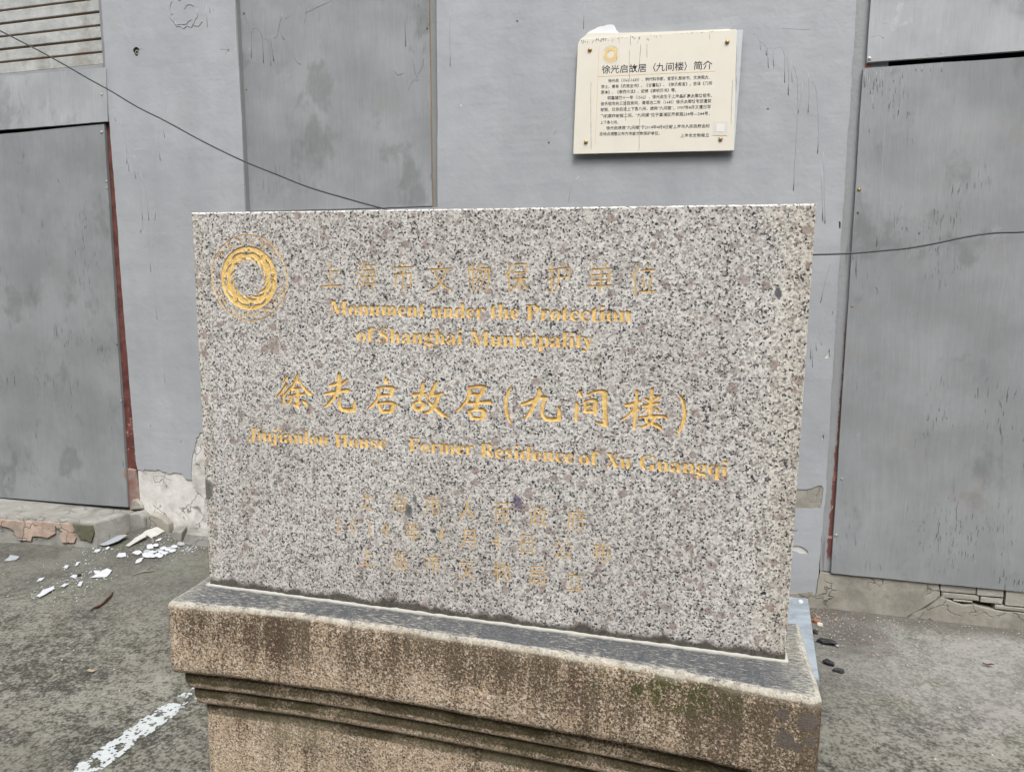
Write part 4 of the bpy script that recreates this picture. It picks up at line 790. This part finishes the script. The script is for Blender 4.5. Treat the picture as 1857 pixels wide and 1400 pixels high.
def word_line(name, label, words, cap, depth):
    for wd, u0, v0, u1, v1 in words:
        gV, gF = glyph(mb(wd), .004, 3); x0, x1, y0, y1 = bbox(gV); kx = (u1-u0)/(x1-x0); ky = cap/CAPH
        V = [(u0+(x-x0)*kx, v0+(v1-v0)*(x-x0)/(x1-x0)+y*ky) for x, y in gV]
        for E in letters(V, loops_of(gV, gF)): add_line(name, label, V, E, depth)
cjk_line('thin_character', None, L1, .0475, .0575, -.0060, .0011)
word_line('serif_letter', None, WORDS[0:4], .0275, .0018)
word_line('serif_letter', None, WORDS[4:7], .0280, .0018)
word_line('serif_letter', None, WORDS[7:14], .0265, .0018)
cjk_line('small_character', None, L6, .0375, .0455, -.0080, .0009)
cjk_line('small_character', None, L7, .0375, .0445, -.0080, .0009)
cjk_line('small_character', None, L8, .0375, .0455, -.0080, .0009)
for ch, S_ in BIG.items():
    Lp = strokes_loops([[(x/1000, y/1000, q/1000+.0009) for x, y, q in s_] for s_ in S_])
    V, E = edges_from_loops(Lp); lines.append(('large_character', None, V, E, .0024))

# emblem: ring, sun-bird disc, small legends
EC, ER = (.1256, .6520), .0838
def circ(r, n=96): return [(EC[0]+r*math.cos(a), EC[1]+r*math.sin(a)) for a in np.linspace(0, 2*math.pi, n, endpoint=False)]
V, E = edges_from_loops([circ(ER+.0011), circ(ER-.0010)]); lines.append(('emblem_ring', None, V, E, .0010))
def sunbird(C, Rr, h, tol, nbird=True):
    n = int(2*.80*Rr/h); g = (np.arange(n)-n/2)*h; X, Y = np.meshgrid(g/Rr, g/Rr); rad = np.hypot(X, Y); th = np.arctan2(X, Y)      # clockwise from top
    D = np.maximum(rad-.748, .375-rad)
    for i in range(12):
        s_ = np.clip((.512-rad)/(.512-.375), 0, 1.2); c_ = R(i*30+8)+R(36)*s_**.85; hw = R(12.0)*s_**.8+R(.5)
        da = (th-c_+math.pi) % (2*math.pi)-math.pi
        sl_ = (np.abs(da)-hw)*rad; sl_ = np.maximum(sl_, rad-.512); D = np.maximum(D, -sl_)
    if nbird:
        bird = [[(-.43, -.475, .045), (-.36, -.545, .055), (-.28, -.585, .030), (-.17, -.600, .028), (-.10, -.605, .06), (-.03, -.595, .085), (.06, -.605, .05), (.16, -.605, .026), (.24, -.565, .024), (.30, -.520, .035), (.335, -.475, .045)],
                [(.315, -.50, .02), (.355, -.535, .028), (.385, -.53, .02)], [(-.05, -.60, .04), (-.075, -.665, .028), (-.10, -.675, .022)], [(.0, -.60, .04), (.015, -.67, .028), (.045, -.68, .022)], [(-.09, -.60, .03), (-.12, -.645, .02)]]
        for q in range(4):
            a = q*math.pi/2; ca, sa = math.cos(a), math.sin(a)
            for s_ in bird:
                P = [(x*ca-(-y)*-sa if 0 else x*ca+(-y)*sa, -x*sa+(-y)*ca, w_) for x, y, w_ in s_]
                for (ax, ay, aw), (bx, by, bw) in zip(P, P[1:]):
                    dx, dy = bx-ax, by-ay; t_ = np.clip(((X-ax)*dx+(Y-ay)*dy)/(dx*dx+dy*dy+1e-9), 0, 1)
                    dd = np.hypot(X-ax-t_*dx, Y-ay-t_*dy)-(aw+(bw-aw)*t_)*.30; D = np.maximum(D, -dd)
    return contours(D, C[0]-n/2*h, C[1]-n/2*h, h, tol)
V, E = edges_from_loops(sunbird(EC, ER, .0005, .0001)); lines.append(('emblem_disc', 'gold sun disc with four flying birds cut out of it', V, E, .0016))
def ringtext(chars, angs, rr, kx, ky, off, flip, C=EC, cjk=True):
    out = []
    for ch, an in zip(chars, angs):
        if ch == ' ': continue
        gV, gF = glyph(ch if cjk else mb(ch), off, 2); x0, x1, y0, y1 = bbox(gV); cx = (x0+x1)/2; cy = (y0+y1)/2 if cjk else .24
        a = R(an); sgn = -1 if flip else 1; V = []
        for x, y in gV:
            lx, ly = (x-cx)*kx*sgn, (y-cy)*ky*sgn
            V.append((C[0]+math.sin(a)*(rr+ly)+math.cos(a)*lx, C[1]+math.cos(a)*(rr+ly)-math.sin(a)*lx))
        out.append((V, loops_of(gV, gF)))
    return out
cn = '中国文化遗产'; ANG = [-51.5, -32.5, -12.5, 7.5, 27.5, 48.5]
for V, E in ringtext(cn, ANG, ER*.872, .0130, .0130, .002, False): add_line('emblem_character', None, V, E, .0007)
en = 'China Cultural Heritage'
for V, E in ringtext(en, list(np.linspace(-103, -257, len(en))), ER*.872, .0135, .0135, 0.0, True, EC, False): add_line('emblem_letter', None, V, E, .0007)

# slab front with the inscriptions cut into it
random.seed(51)
ins = .0028
rect = rag([(ins, ins), (SW-ins, ins), (SW-ins, SH-ins), (ins, SH-ins), (ins, ins)], .0006, .012)[:-1]
VV, EE = edges_from_loops([rect]); ncor = len(rect)
for nm, lb, V, E, dp in lines:
    b = len(VV); VV += V; EE += [(b+i, b+j) for i, j in E]
vo, fo, pr, con = fill(VV, EE)
# nothing outside the rectangle is kept; parity 1 = stone face (inside the rectangle), 0 inside = cut away
bm = bmesh.new(); vm_ = [None]*len(vo)
def gv_(i):
    if vm_[i] is None: vm_[i] = bm.verts.new((vo[i][0], 0.0, vo[i][1]))
    return vm_[i]
for f, p in zip(fo, pr):
    if p == 1:
        try: bm.faces.new([gv_(i) for i in f])
        except ValueError: pass
ring0_ = [min((i for i in range(len(vo)) if vm_[i] is not None and abs(vo[i][0]-x) < 1e-5 and abs(vo[i][1]-z) < 1e-5), default=None) for x, z in rect]
ring0 = [vm_[i] if i is not None else bm.verts.new((x, 0, z)) for i, (x, z) in zip(ring0_, rect)]
def outp(x, z):
    ax = 0.0 if x < ins*1.6 else (SW if x > SW-ins*1.6 else x); az = 0.0 if z < ins*1.6 else (SH if z > SH-ins*1.6 else z); return ax, az
r1 = []; r2 = []
for x, z in rect:
    a, b = outp(x, z); r1.append(bm.verts.new((a, ins, b))); r2.append(bm.verts.new((a, TH, b)))
for i in range(ncor):
    j = (i+1) % ncor
    bm.faces.new((ring0[j], ring0[i], r1[i], r1[j])); bm.faces.new((r1[j], r1[i], r2[i], r2[j]))
bm.faces.new(r2[::-1])
me = bpy.data.meshes.new('slab'); bm.to_mesh(me); bm.free(); me.materials.append(GR)
slab = mpart(link(bpy.data.objects.new('slab', me)))
for nm, lb, V, E, dp in lines:
    o = relief(nm, V, E, GDF if nm in ('thin_character', 'small_character') else GD, slab, dp, -dp, put)
    if lb: o['label'] = lb

# mortar bead
random.seed(61); mbd = Part(); n_ = 150
pts = [(-.004+1.172*i/n_, -.0035+random.uniform(-.001, .001), .001) for i in range(n_+1)]; rad = [.0042+.0022*mnoise.noise(Vector((i*.22, 3, 0)))+random.uniform(-.0006, .0006) for i in range(n_+1)]
mbd.tube(pts, rad, 7, .9)
pts = [(SW+.002, -.003+.10*i/14, .001) for i in range(15)]; mbd.tube(pts, [.0035]*15, 6)
pts = [(-.003, -.003+.10*i/14, .001) for i in range(15)]; mbd.tube(pts, [.004]*15, 6)
mpart(mbd.build('mortar_bead', MT, None, True))

# plinth: lofted rings following the slightly bowed front
front = [(-.036, -.084), (-.028, -.0925), (.0, -.0905), (.08, -.083), (.2, -.074), (.32, -.0695), (.5, -.071), (.66, -.0745), (.86, -.081), (1.05, -.094), (1.15, -.105), (1.195, -.1115), (1.211, -.100), (1.2105, .02), (1.209, .168), (.6, .170), (-.044, .168), (-.038, .02)]
def resample(P, step):
    out = []
    for (a, b), (c, d) in zip(P, P[1:]+P[:1]):
        n = max(1, int(math.hypot(c-a, d-b)/step)); out += [(a+(c-a)*i/n, b+(d-b)*i/n) for i in range(n)]
    return out
FP = resample(front, .012)
_x0, _x1, _y0, _y1 = min(p[0] for p in FP), max(p[0] for p in FP), min(p[1] for p in FP), max(p[1] for p in FP)
def offset(P, d):
    return [(x+d*(1-2*(x-_x0)/(_x1-_x0)), y+d*(1-2*(y-_y0)/(_y1-_y0))*1.12) for x, y in P]
def loft(name, prof, mat, amp=.0012, fz=14.0, still=0):
    bm = bmesh.new(); rings = []
    for d, z in prof: rings.append([bm.verts.new((x, y, z)) for x, y in offset(FP, d)])
    for r0, r1_ in zip(rings, rings[1:]):
        for i in range(len(FP)): j = (i+1) % len(FP); bm.faces.new((r0[i], r1_[i], r1_[j], r0[j]))
    fixed = {v for r_ in rings[:still] for v in r_}
    for v in bm.verts:
        if v in fixed: continue
        q = v.co.copy(); v.co += mnoise.noise_vector(q*fz)*amp+mnoise.noise_vector(q*70)*amp*.55
    bm.faces.new(rings[0]); bm.faces.new(rings[-1][::-1])
    o = bobj(name, bm, mat, None, True)
    for p in o.data.polygons:
        if len(p.vertices) > 4 or (still and max(o.data.vertices[i].co.z for i in p.vertices) > -.0002): p.use_smooth = False
    return mpart(o)
def span(a, b, n): return [a+(b-a)*i/n for i in range(1, n)]
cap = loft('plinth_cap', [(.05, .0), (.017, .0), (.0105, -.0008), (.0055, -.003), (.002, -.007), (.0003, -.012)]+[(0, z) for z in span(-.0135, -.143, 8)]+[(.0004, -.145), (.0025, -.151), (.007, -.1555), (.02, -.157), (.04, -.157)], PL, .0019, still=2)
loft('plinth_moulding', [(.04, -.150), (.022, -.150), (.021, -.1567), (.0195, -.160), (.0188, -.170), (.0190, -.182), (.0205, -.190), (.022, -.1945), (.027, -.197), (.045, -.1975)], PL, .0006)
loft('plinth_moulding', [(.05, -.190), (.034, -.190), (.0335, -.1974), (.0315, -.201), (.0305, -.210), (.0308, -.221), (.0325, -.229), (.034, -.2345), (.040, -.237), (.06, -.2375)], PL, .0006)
loft('plinth_body', [(.06, -.228), (.049, -.228), (.0475, -.240)]+[(.047, z) for z in span(-.242, -.85, 16)]+[(.047, -.85)], PL, .0013)

# ------------------------------------------------------------------ information sign
sg_ = empty('information_sign', (-.27, 0, 2.28)); SGO = (-.27, 0, 2.28); tag(sg_, 'cream notice board with dark Chinese text and four brass bolts on the grey wall', 'sign')
random.seed(71)
Part(SGO).prism_xz(wob([(-.600, 2.06), (.070, 2.045), (.0331, 2.5195), (-.20, 2.532), (-.40, 2.544), (-.545, 2.5535), (-.575, 2.556), (-.580, 2.548), (-.606, 2.533)], .001), -.0165, -.001, .001).build('backing_board', CR, sg_)
Part(SGO).prism_xz(wob([(-.3, 2.033), (.0702, 2.0205), (.078, 2.26), (.0855, 2.5105), (.05, 2.5125), (-.3, 2.518)], .0008), -.0225, -.0168, .001).build('edge_panel', SIDE, sg_)
Part(SGO).prism_xz([(-.630, 2.0390), (.0675, 2.0215), (.0640, 2.27), (.0610, 2.5095), (.056, 2.5125), (-.25, 2.5195), (-.597, 2.5290), (-.609, 2.521), (-.6135, 2.508), (-.622, 2.27)], -.030, -.0228, .0015).build('panel', CR, sg_)
Part(SGO).prism_xz(rag([(-.612, 2.531), (-.59, 2.548), (-.57, 2.566), (-.53, 2.583), (-.475, 2.588), (-.452, 2.580), (-.448, 2.562), (-.435, 2.550), (-.46, 2.540), (-.55, 2.534), (-.612, 2.531)], .003, .012)[:-1], -.0012, .0015).build('filler_smear', simple('white_filler', (.60, .61, .62), .7, .08, 20), sg_)
for x, z in ((-.5594, 2.4809), (.0244, 2.4652), (-.572, 2.0885), (.0116, 2.0714)):
    Part(SGO).tube([(x, -.030, z), (x, -.0325, z)], .0092, 16).build('bolt_collar', BRASS, sg_); dome(SGO, x, -.0325, z, .0084, BRASS, sg_, 'bolt', .75)
YT = -.0304
def flat(name, V, F, mat, y, parent, label=None):
    o = obj(name, [(x-SGO[0], y-SGO[1], z-SGO[2]) for x, z in V], F, mat, parent)
    if label: o['label'] = label
    return o
for i, (tx, x0, z0, x1, z1) in enumerate(SIGN):
    gV, gF = glyph(tx, 0.010 if i else 0.008, 1); a, b, c, d = bbox(gV); k = (x1-x0)/(b-a); ky = min(k*1.06, .0375 if i == 0 else .0172); ang = (z1-z0)/(x1-x0)
    V = [(x0+(x-a)*k, z0+ang*(x-a)*k+(y-.36)*ky) for x, y in gV]
    flat('text_line', V, gF, INK, YT, sg_, 'bold dark title line' if i == 0 else None)
def strip2(name, p, q, w_, mat, y, parent):
    dx, dz = q[0]-p[0], q[1]-p[1]; L = math.hypot(dx, dz); nx_, nz_ = -dz/L*w_/2, dx/L*w_/2
    return flat(name, [(p[0]+nx_, p[1]+nz_), (q[0]+nx_, q[1]+nz_), (q[0]-nx_, q[1]-nz_), (p[0]-nx_, p[1]-nz_)], [(0, 3, 2, 1)], mat, y, parent)
strip2('rule_line', (-.5185, 2.4918), (-.5299, 2.0785), .0016, GLINE, -.0305, sg_); strip2('rule_line', (-.5199, 2.3659), (-.0191, 2.3513), .0016, GLINE, -.0306, sg_)
SC = (-.4665, 2.4537)
Ls = sunbird(SC, .0375, .0004, .0001, False); V, E = edges_from_loops(Ls)
o = relief('printed_emblem', V, E, GLINE, sg_, -.0305, 0, lambda u, v, w_: (u-SGO[0], w_-SGO[1], v-SGO[2]))
cc = lambda r, n=64: [(SC[0]+r*math.cos(a), SC[1]+r*math.sin(a)) for a in np.linspace(0, 2*math.pi, n, endpoint=False)]
V, E = edges_from_loops([cc(.0375), cc(.0368)]); relief('printed_ring', V, E, GLINE, sg_, -.0305, 0, lambda u, v, w_: (u-SGO[0], w_-SGO[1], v-SGO[2]))
def join(parts):
    V, E = [], []
    for v, e in parts: b = len(V); V += v; E += [(a+b, c+b) for a, c in e]
    used = sorted({i for e in E for i in e}); mp_ = {i: n for n, i in enumerate(used)}
    return [V[i] for i in used], [(mp_[p], mp_[q]) for p, q in E]
V, E = join(ringtext(cn, ANG, .0325, .0072, .0072, .002, False, SC)); relief('printed_legend', V, E, GLINE, sg_, -.0305, 0, lambda u, v, w_: (u-SGO[0], w_-SGO[1], v-SGO[2]))
V, E = join(ringtext(en, list(np.linspace(-103, -257, len(en))), .0325, .0062, .0062, .002, True, SC, False)); relief('printed_legend', V, E, GLINE, sg_, -.0305, 0, lambda u, v, w_: (u-SGO[0], w_-SGO[1], v-SGO[2]))
stk = Part(SGO).prism_xz([(-.0205, 2.1457), (.0400, 2.1431), (.0387, 2.0845), (-.0220, 2.0877)], -.0312, -.0301).build('sticker', STK, sg_)
Part(SGO).prism_xz([(-.006, 2.136), (.026, 2.1345), (.0255, 2.101), (-.007, 2.1025)], -.0318, -.0313).build('sticker_panel', STK2, sg_)
# grey paint dribbled over the sign
def sruns():
    p = Part(SGO); random.seed(81)
    for l in SDRIPS:
        L = []
        for (a, b), (c, d) in zip(l, l[1:]):
            n = max(2, int(math.hypot(c-a, d-b)/.012)); L += [(a+(c-a)*i/n+random.uniform(-.0006, .0006), -.0302, b+(d-b)*i/n) for i in range(n)]
        L.append((l[-1][0], -.0302, l[-1][1])); p.tube(L, [random.uniform(.0005, .0010) for _ in L], 5, .5)
    for i in range(90):      # spatter along the top seam
        x = -.60+.33*random.random()**1.3; z = 2.529-.03*(x+.6)/.33*.3-abs(random.gauss(0, .007)); 
        if i > 60: x = random.uniform(-.2, .0); z = 2.5175-.028*(x+.2)*1.0-abs(random.gauss(0, .0012))
        p.tube([(x, -.0302, z), (x+random.uniform(-.003, .003), -.0302, z-random.uniform(.001, .010 if i < 60 else .002))], random.uniform(.0005, .0017), 5, .4)
    o = p.build('paint_dribbles', DRIPD, sg_); o['kind'] = 'stuff'
sruns()

# ------------------------------------------------------------------ cable
cpts = [(-4.7, 3.28), (-4.2, 3.04), (-3.7, 2.81), (-3.35, 2.642)] + CAB[:11] + [(-1.1, 1.708), (-.6, 1.612), (-.2, 1.572), (.1, 1.563)] + CAB[11:] + [(1.25, 1.655), (1.6, 1.72), (2.1, 1.84)]
def cat(P, n=5):
    out = []
    for i in range(len(P)-1):
        p0, p1, p2, p3 = [np.array(P[min(max(k, 0), len(P)-1)], float) for k in (i-1, i, i+1, i+2)]
        for j in range(n):
            t = j/n; out.append(tuple(.5*((2*p1)+(-p0+p2)*t+(2*p0-5*p1+4*p2-p3)*t*t+(-p0+3*p1-3*p2+p3)*t**3)))
    out.append(P[-1]); return out
cb = Part((-1, -.3, 1.7)); cp = cat(cpts)
L = [(x, -.3 if -3.6 < x < 1.3 else -.3+.3*min(1, (abs(x+1.15)-2.45)/.9), z) for x, z in cp]
cb.tube(L, .0036, 8); cbo = cb.build('cable', CABLE, None, True); cbo.location = (-1, -.3, 1.7)
tag(cbo, 'thin black cable sagging in front of the wall and passing behind the slab', 'cable')

# ------------------------------------------------------------------ things lying on the ground
def flake(pts, mat, label, group=None, th=.0022, tilt=.05, cat_='paint flake', name='paint_flake', seed=0, lift=.001):
    random.seed(900+seed); cx = sum(p[0] for p in pts)/len(pts); cy = sum(p[1] for p in pts)/len(pts); ax, ay = random.uniform(-tilt, tilt), random.uniform(0, tilt)
    bm = bmesh.new(); P = []
    for (a, b), (c, d) in zip(pts, pts[1:]+pts[:1]):
        P.append((a, b)); P.append(((a+c)/2+random.uniform(-.1, .1)*(d-b), (b+d)/2+random.uniform(-.1, .1)*(c-a)))
    mz = min(ax*(x-cx)+ay*(y-cy) for x, y in P)
    f = [bm.verts.new((x-cx, y-cy, Hg(x, y)-Hg(cx, cy)+lift+th+ax*(x-cx)+ay*(y-cy)-mz+random.uniform(0, .0006))) for x, y in P]
    ct = bm.verts.new((0, 0, lift+th-mz+.001)); b_ = [bm.verts.new(v.co-Vector((0, 0, th))) for v in f]; cb_ = bm.verts.new((0, 0, lift-mz+.001)); n = len(f)
    for i in range(n):
        j = (i+1) % n; bm.faces.new((f[i], f[j], ct)); bm.faces.new((b_[j], b_[i], cb_)); bm.faces.new((f[j], f[i], b_[i], b_[j]))
    o = bobj(name, bm, mat); o.location = (cx, cy, Hg(cx, cy)); tag(o, label, cat_, group); return o
FL = ['large grey blue paint flake leaning by the doorstep corner', 'largest cream plaster flake on the rubble mound under the bare plaster', 'long cream plaster flake just in front of the largest one',
 'white paint flake left of the broken heap', 'white paint flake with wide back edge touching the broken heap', 'pointed white paint flake in front of the broken heap', 'wide white paint flake alone in the middle of the concrete',
 'small white flake tucked behind the wide lone flake', 'small white flake below the grey blue flake', 'little white flake overlapping the grey blue flake edge', 'small white flake between cream flake and broken heap',
 'grey paint flake below the doorstep front, far from the others', 'tiny white flake in front of the doorstep, nearest to it', 'thin slanting white flake in front of the doorstep corner', 'small flat white flake left of the wide lone flake',
 'narrow white flake just behind the largest near flake', 'big white oblong flake nearest the camera on the left', 'small greyish flake between the two nearest white flakes', 'small upright white flake left of the rusty rod']
GFL = 'paint flakes fallen from the wall'
for i, p in enumerate(FLAKES):
    m_ = FLK3 if i in (0, 11) else (FLK2 if i in (1, 2) else FLK); flake(p, m_, FL[i], GFL, .003 if i < 3 else .0022, .16 if i < 3 else .07, 'paint flake' if i not in (1, 2) else 'plaster flake', seed=i)
random.seed(5)
for i, (x, y) in enumerate(CLUSTER):
    n = random.randint(5, 7); a0 = random.random()*6; P = [(x+random.uniform(.014, .026)*math.cos(a0+k*2*math.pi/n), y+random.uniform(.012, .022)*math.sin(a0+k*2*math.pi/n)) for k in range(n)]
    flake(P, FLK if i % 5 else FLK3, 'white paint flake in the broken heap beside the kerb', 'paint flakes in the broken heap', .0022, .12, seed=40+i, lift=.001+.0012*(i % 4))
def crumbs(name, n, zones, mat, label, s0, s1, seed):
    random.seed(seed); bm = bmesh.new()
    for _ in range(n):
        x, y, rx, ry = random.choice(zones); px, py = random.gauss(x, rx), random.gauss(y, ry)
        if py > -.01 or (-1.15 < px < .2 and py < -1.9): continue
        s_ = random.uniform(s0, s1)*random.random()**.5; a = random.random()*6; z = Hg(px, py)+.0005; k = random.randint(3, 5)
        t_ = [bm.verts.new((px+s_*random.uniform(.6, 1)*math.cos(a+q*2*math.pi/k), py+s_*random.uniform(.6, 1)*math.sin(a+q*2*math.pi/k), z+s_*random.uniform(.25, .5))) for q in range(k)]
        b = [bm.verts.new((v.co.x*1.0, v.co.y, z-.001)) for v in t_]; bm.faces.new(t_)
        for q in range(k): bm.faces.new((t_[q], b[q], b[(q+1) % k], t_[(q+1) % k]))
    o = bobj(name, bm, mat); tag(o, label, None, None, 'stuff'); return o
crumbs('paint_crumbs', 520, [(-2.93, -.2, .09, .06), (-2.88, -.16, .07, .06), (-3.17, -.47, .10, .08), (-2.97, -.58, .07, .06), (-3.24, -.27, .04, .03), (-2.75, -.11, .03, .03), (-3.0, -.04, .05, .02), (-3.0, -.72, .12, .10)], FLK, 'tiny white paint crumbs scattered on the concrete', .0022, .007, 3)
crumbs('wall_grit', 700, [(.60, -.12, .10, .05), (.68, -.28, .13, .12), (1.0, -.06, .5, .03), (.53, -.3, .04, .12), (-2.9, -.13, .15, .08)], simple('grit', (.27, .26, .235), .85, .7, 90), 'grey grit along the wall foot', .002, .006, 5)
crumbs('pale_grit', 260, [(.62, -.15, .12, .07), (.70, -.32, .14, .12), (1.1, -.3, .4, .25), (.9, -1.2, .4, .4), (-2.6, -1.1, .5, .4), (1.1, -.05, .3, .02)], PALE, 'pale chips of stone strewn over the ground', .0018, .0048, 7)
crumbs('pink_grit', 60, [(.56, -.08, .05, .03), (.66, -.30, .10, .08)], simple('pink_chip', (.48, .27, .22), .8, .2), 'pink plaster chips near the block', .002, .006, 9)
def lump(name, x, y, sx, sy, sz, mat, label, cat_, rot=0.0, seed=0, group=None, jag=.35):
    bm = bmesh.new(); bmesh.ops.create_icosphere(bm, subdivisions=3, radius=1)
    for v in bm.verts:
        n = mnoise.noise(v.co*1.3+Vector((seed, seed*2, 0)))*jag*1.3+mnoise.noise(v.co*4+Vector((seed, 1, 0)))*jag*.5; v.co *= 1+n; v.co = Vector((v.co.x*sx, v.co.y*sy, v.co.z*sz))
    bmesh.ops.rotate(bm, verts=bm.verts[:], cent=(0, 0, 0), matrix=Matrix.Rotation(rot, 3, 'Z'))
    o = bobj(name, bm, mat, None, False); o.location = (x, y, Hg(x, y)+sz*.55); return tag(o, label, cat_, group)
GL = 'black cinders beside the plinth'
lump('cinder', .505, -.350, .036, .016, .013, LUMP, 'long black cinder right of the pale block, farthest of the big ones', 'cinder', -.25, 1, GL)
lump('cinder', .485, -.525, .022, .013, .011, LUMP, 'black cinder between the long one and the nearest one', 'cinder', -.5, 2, GL)
lump('cinder', .513, -.575, .022, .011, .009, LUMP, 'flat black cinder nearest the camera beside the plinth', 'cinder', -.2, 3, GL)
lump('cinder', .469, -.263, .012, .012, .010, LUMP, 'small black cinder touching the pale block', 'cinder', 0, 4, GL)
lump('brick_fragment', .484, -.155, .016, .012, .009, BRICKR, 'broken orange brick fragment by the far corner of the block', 'brick fragment', .3, 5)
lump('stone', .498, -.185, .012, .009, .008, PALE, 'cream pebble in front of the orange brick fragment', 'stone', .1, 6)
lump('stone', .470, -.115, .011, .008, .009, simple('dark_red_pebble', (.12, .06, .045), .8), 'dark reddish pebble at the far corner of the block', 'stone', .1, 8)
lump('stone', .537, -.36, .008, .012, .004, simple('grey_pebble', (.25, .25, .24), .8), 'grey splinter of stone right of the long cinder', 'stone', .1, 9)
lump('cinder', -3.04, -.575, .008, .012, .006, LUMP, 'small black crumb of cinder on the left concrete behind the rusty rod', 'cinder', .1, 10)
tw = Part((-2.75, -.45, 0)).tube([(-2.775, -.511, .006), (-2.765, -.495, .009), (-2.75, -.468, .010), (-2.742, -.456, .008), (-2.71, -.44, .008)], [.0018, .0032, .0034, .0036, .0030], 7)
tw.tube([(-2.750, -.460, .009), (-2.757, -.43, .012), (-2.768, -.40, .010), (-2.780, -.379, .008)], [.0026, .0022, .0018, .001], 6); o = tw.build('twig', WOOD, None, True); o.location = (-2.75, -.45, 0); tag(o, 'grey forked twig lying between the flakes and the plinth', 'twig')
rp = cat([(-2.643, -.899), (-2.646, -.875), (-2.647, -.847), (-2.655, -.812), (-2.666, -.777), (-2.686, -.737), (-2.711, -.704)], 4); random.seed(4)
o = Part((-2.66, -.8, 0)).tube([(x, y, .007+.003*math.sin(i*.5)) for i, (x, y) in enumerate(rp)], [.003+.0045*math.sin(math.pi*min(1, (i+1)/len(rp)))*random.uniform(.8, 1.1) for i in range(len(rp))], 8, .7).build('rusty_rod', RROD, None, True); o.location = (-2.66, -.8, 0); tag(o, 'bent dark rusty rod on the concrete left of the plinth', 'rod')
def leaf(x, y, L, W_, rot, mat, label, seed):
    random.seed(seed); bm = bmesh.new(); n = 6; t_ = []
    for i in range(n+1):
        s_ = i/n; wd = W_*math.sin(math.pi*s_)**.7*(1+random.uniform(-.25, .25))+.0006; z = .004+.006*math.sin(s_*3+seed)**2
        t_.append([bm.verts.new((L*(s_-.5), k*wd/2, z+abs(k)*.003)) for k in (-1, 0, 1)])
    for a, b in zip(t_, t_[1:]): bm.faces.new((a[0], b[0], b[1], a[1])); bm.faces.new((a[1], b[1], b[2], a[2]))
    bmesh.ops.solidify(bm, geom=bm.faces[:], thickness=.0005) ; bmesh.ops.rotate(bm, verts=bm.verts[:], cent=(0, 0, 0), matrix=Matrix.Rotation(rot, 3, 'Z'))
    o = bobj('leaf', bm, mat); o.location = (x, y, Hg(x, y)+.001); return tag(o, label, 'leaf')
leaf(-2.219, -1.3225, .032, .020, .5, LEAFP, 'pale dry leaf alone on the concrete left of the plinth', 1)
leaf(1.071, -.384, .040, .013, -.2, simple('brown_leaf', (.13, .055, .03), .7), 'small brown leaf on the right-hand concrete, away from the wall', 2)
leaf(-3.205, -.09, .06, .014, 1.9, LEAF, 'brown leaf standing against the doorstep side', 3)
leaf(-2.975, -.105, .035, .008, .3, LEAF, 'slim brown leaf beside the largest plaster flake', 4)
leaf(-2.952, -.145, .022, .010, .2, simple('orange_leaf', (.36, .18, .03), .7), 'orange leaf scrap in the broken heap of flakes', 5)
leaf(-2.757, -.05, .030, .006, .1, simple('green_brown_leaf', (.10, .09, .05), .7), 'thin dark leaf stalk beside the kerb', 6)

# worn white painted line
random.seed(91); bm = bmesh.new(); P0, P1 = Vector((-1.752, -1.30)), Vector((-1.83, -2.6)); dv = (P1-P0); Ln = dv.length; dv.normalize(); nv = Vector((-dv.y, dv.x)); h = .0055; wd = .104; nu, nv_ = int(Ln/h), int(wd/h); grid = {}
def gp(i, j):
    if (i, j) not in grid:
        p = P0+dv*(i*h)+nv*((j-nv_/2)*h); z = .004*mnoise.noise(Vector((p.x*2.1, p.y*2.1, 3)))+.0018*mnoise.noise(Vector((p.x*11, p.y*11, 1)))-.002
        grid[(i, j)] = bm.verts.new((p.x+random.uniform(-.0016, .0016), p.y+random.uniform(-.0016, .0016), z+.0026))
    return grid[(i, j)]
for i in range(nu):
    for j in range(nv_):
        p = P0+dv*(i*h)+nv*((j-nv_/2)*h); n1 = mnoise.noise(Vector((p.x*22, p.y*22, 0)))+.55*mnoise.noise(Vector((p.x*60, p.y*60, 4)))+.3*mnoise.noise(Vector((p.x*130, p.y*130, 4)))
        ed = abs(j-nv_/2)/(nv_/2); th_ = -.20+.75*max(0, ed-.62)*2+max(0, .45-i*h*2.2)*.9
        if n1 > th_-.05 and mnoise.noise(Vector((p.x*95, p.y*95, 8))) > -.33: bm.faces.new((gp(i, j), gp(i, j+1), gp(i+1, j+1), gp(i+1, j)))
o = bobj('painted_line', bm, LINE); tag(o, 'worn flaking white line painted on the concrete', None, None, 'structure')
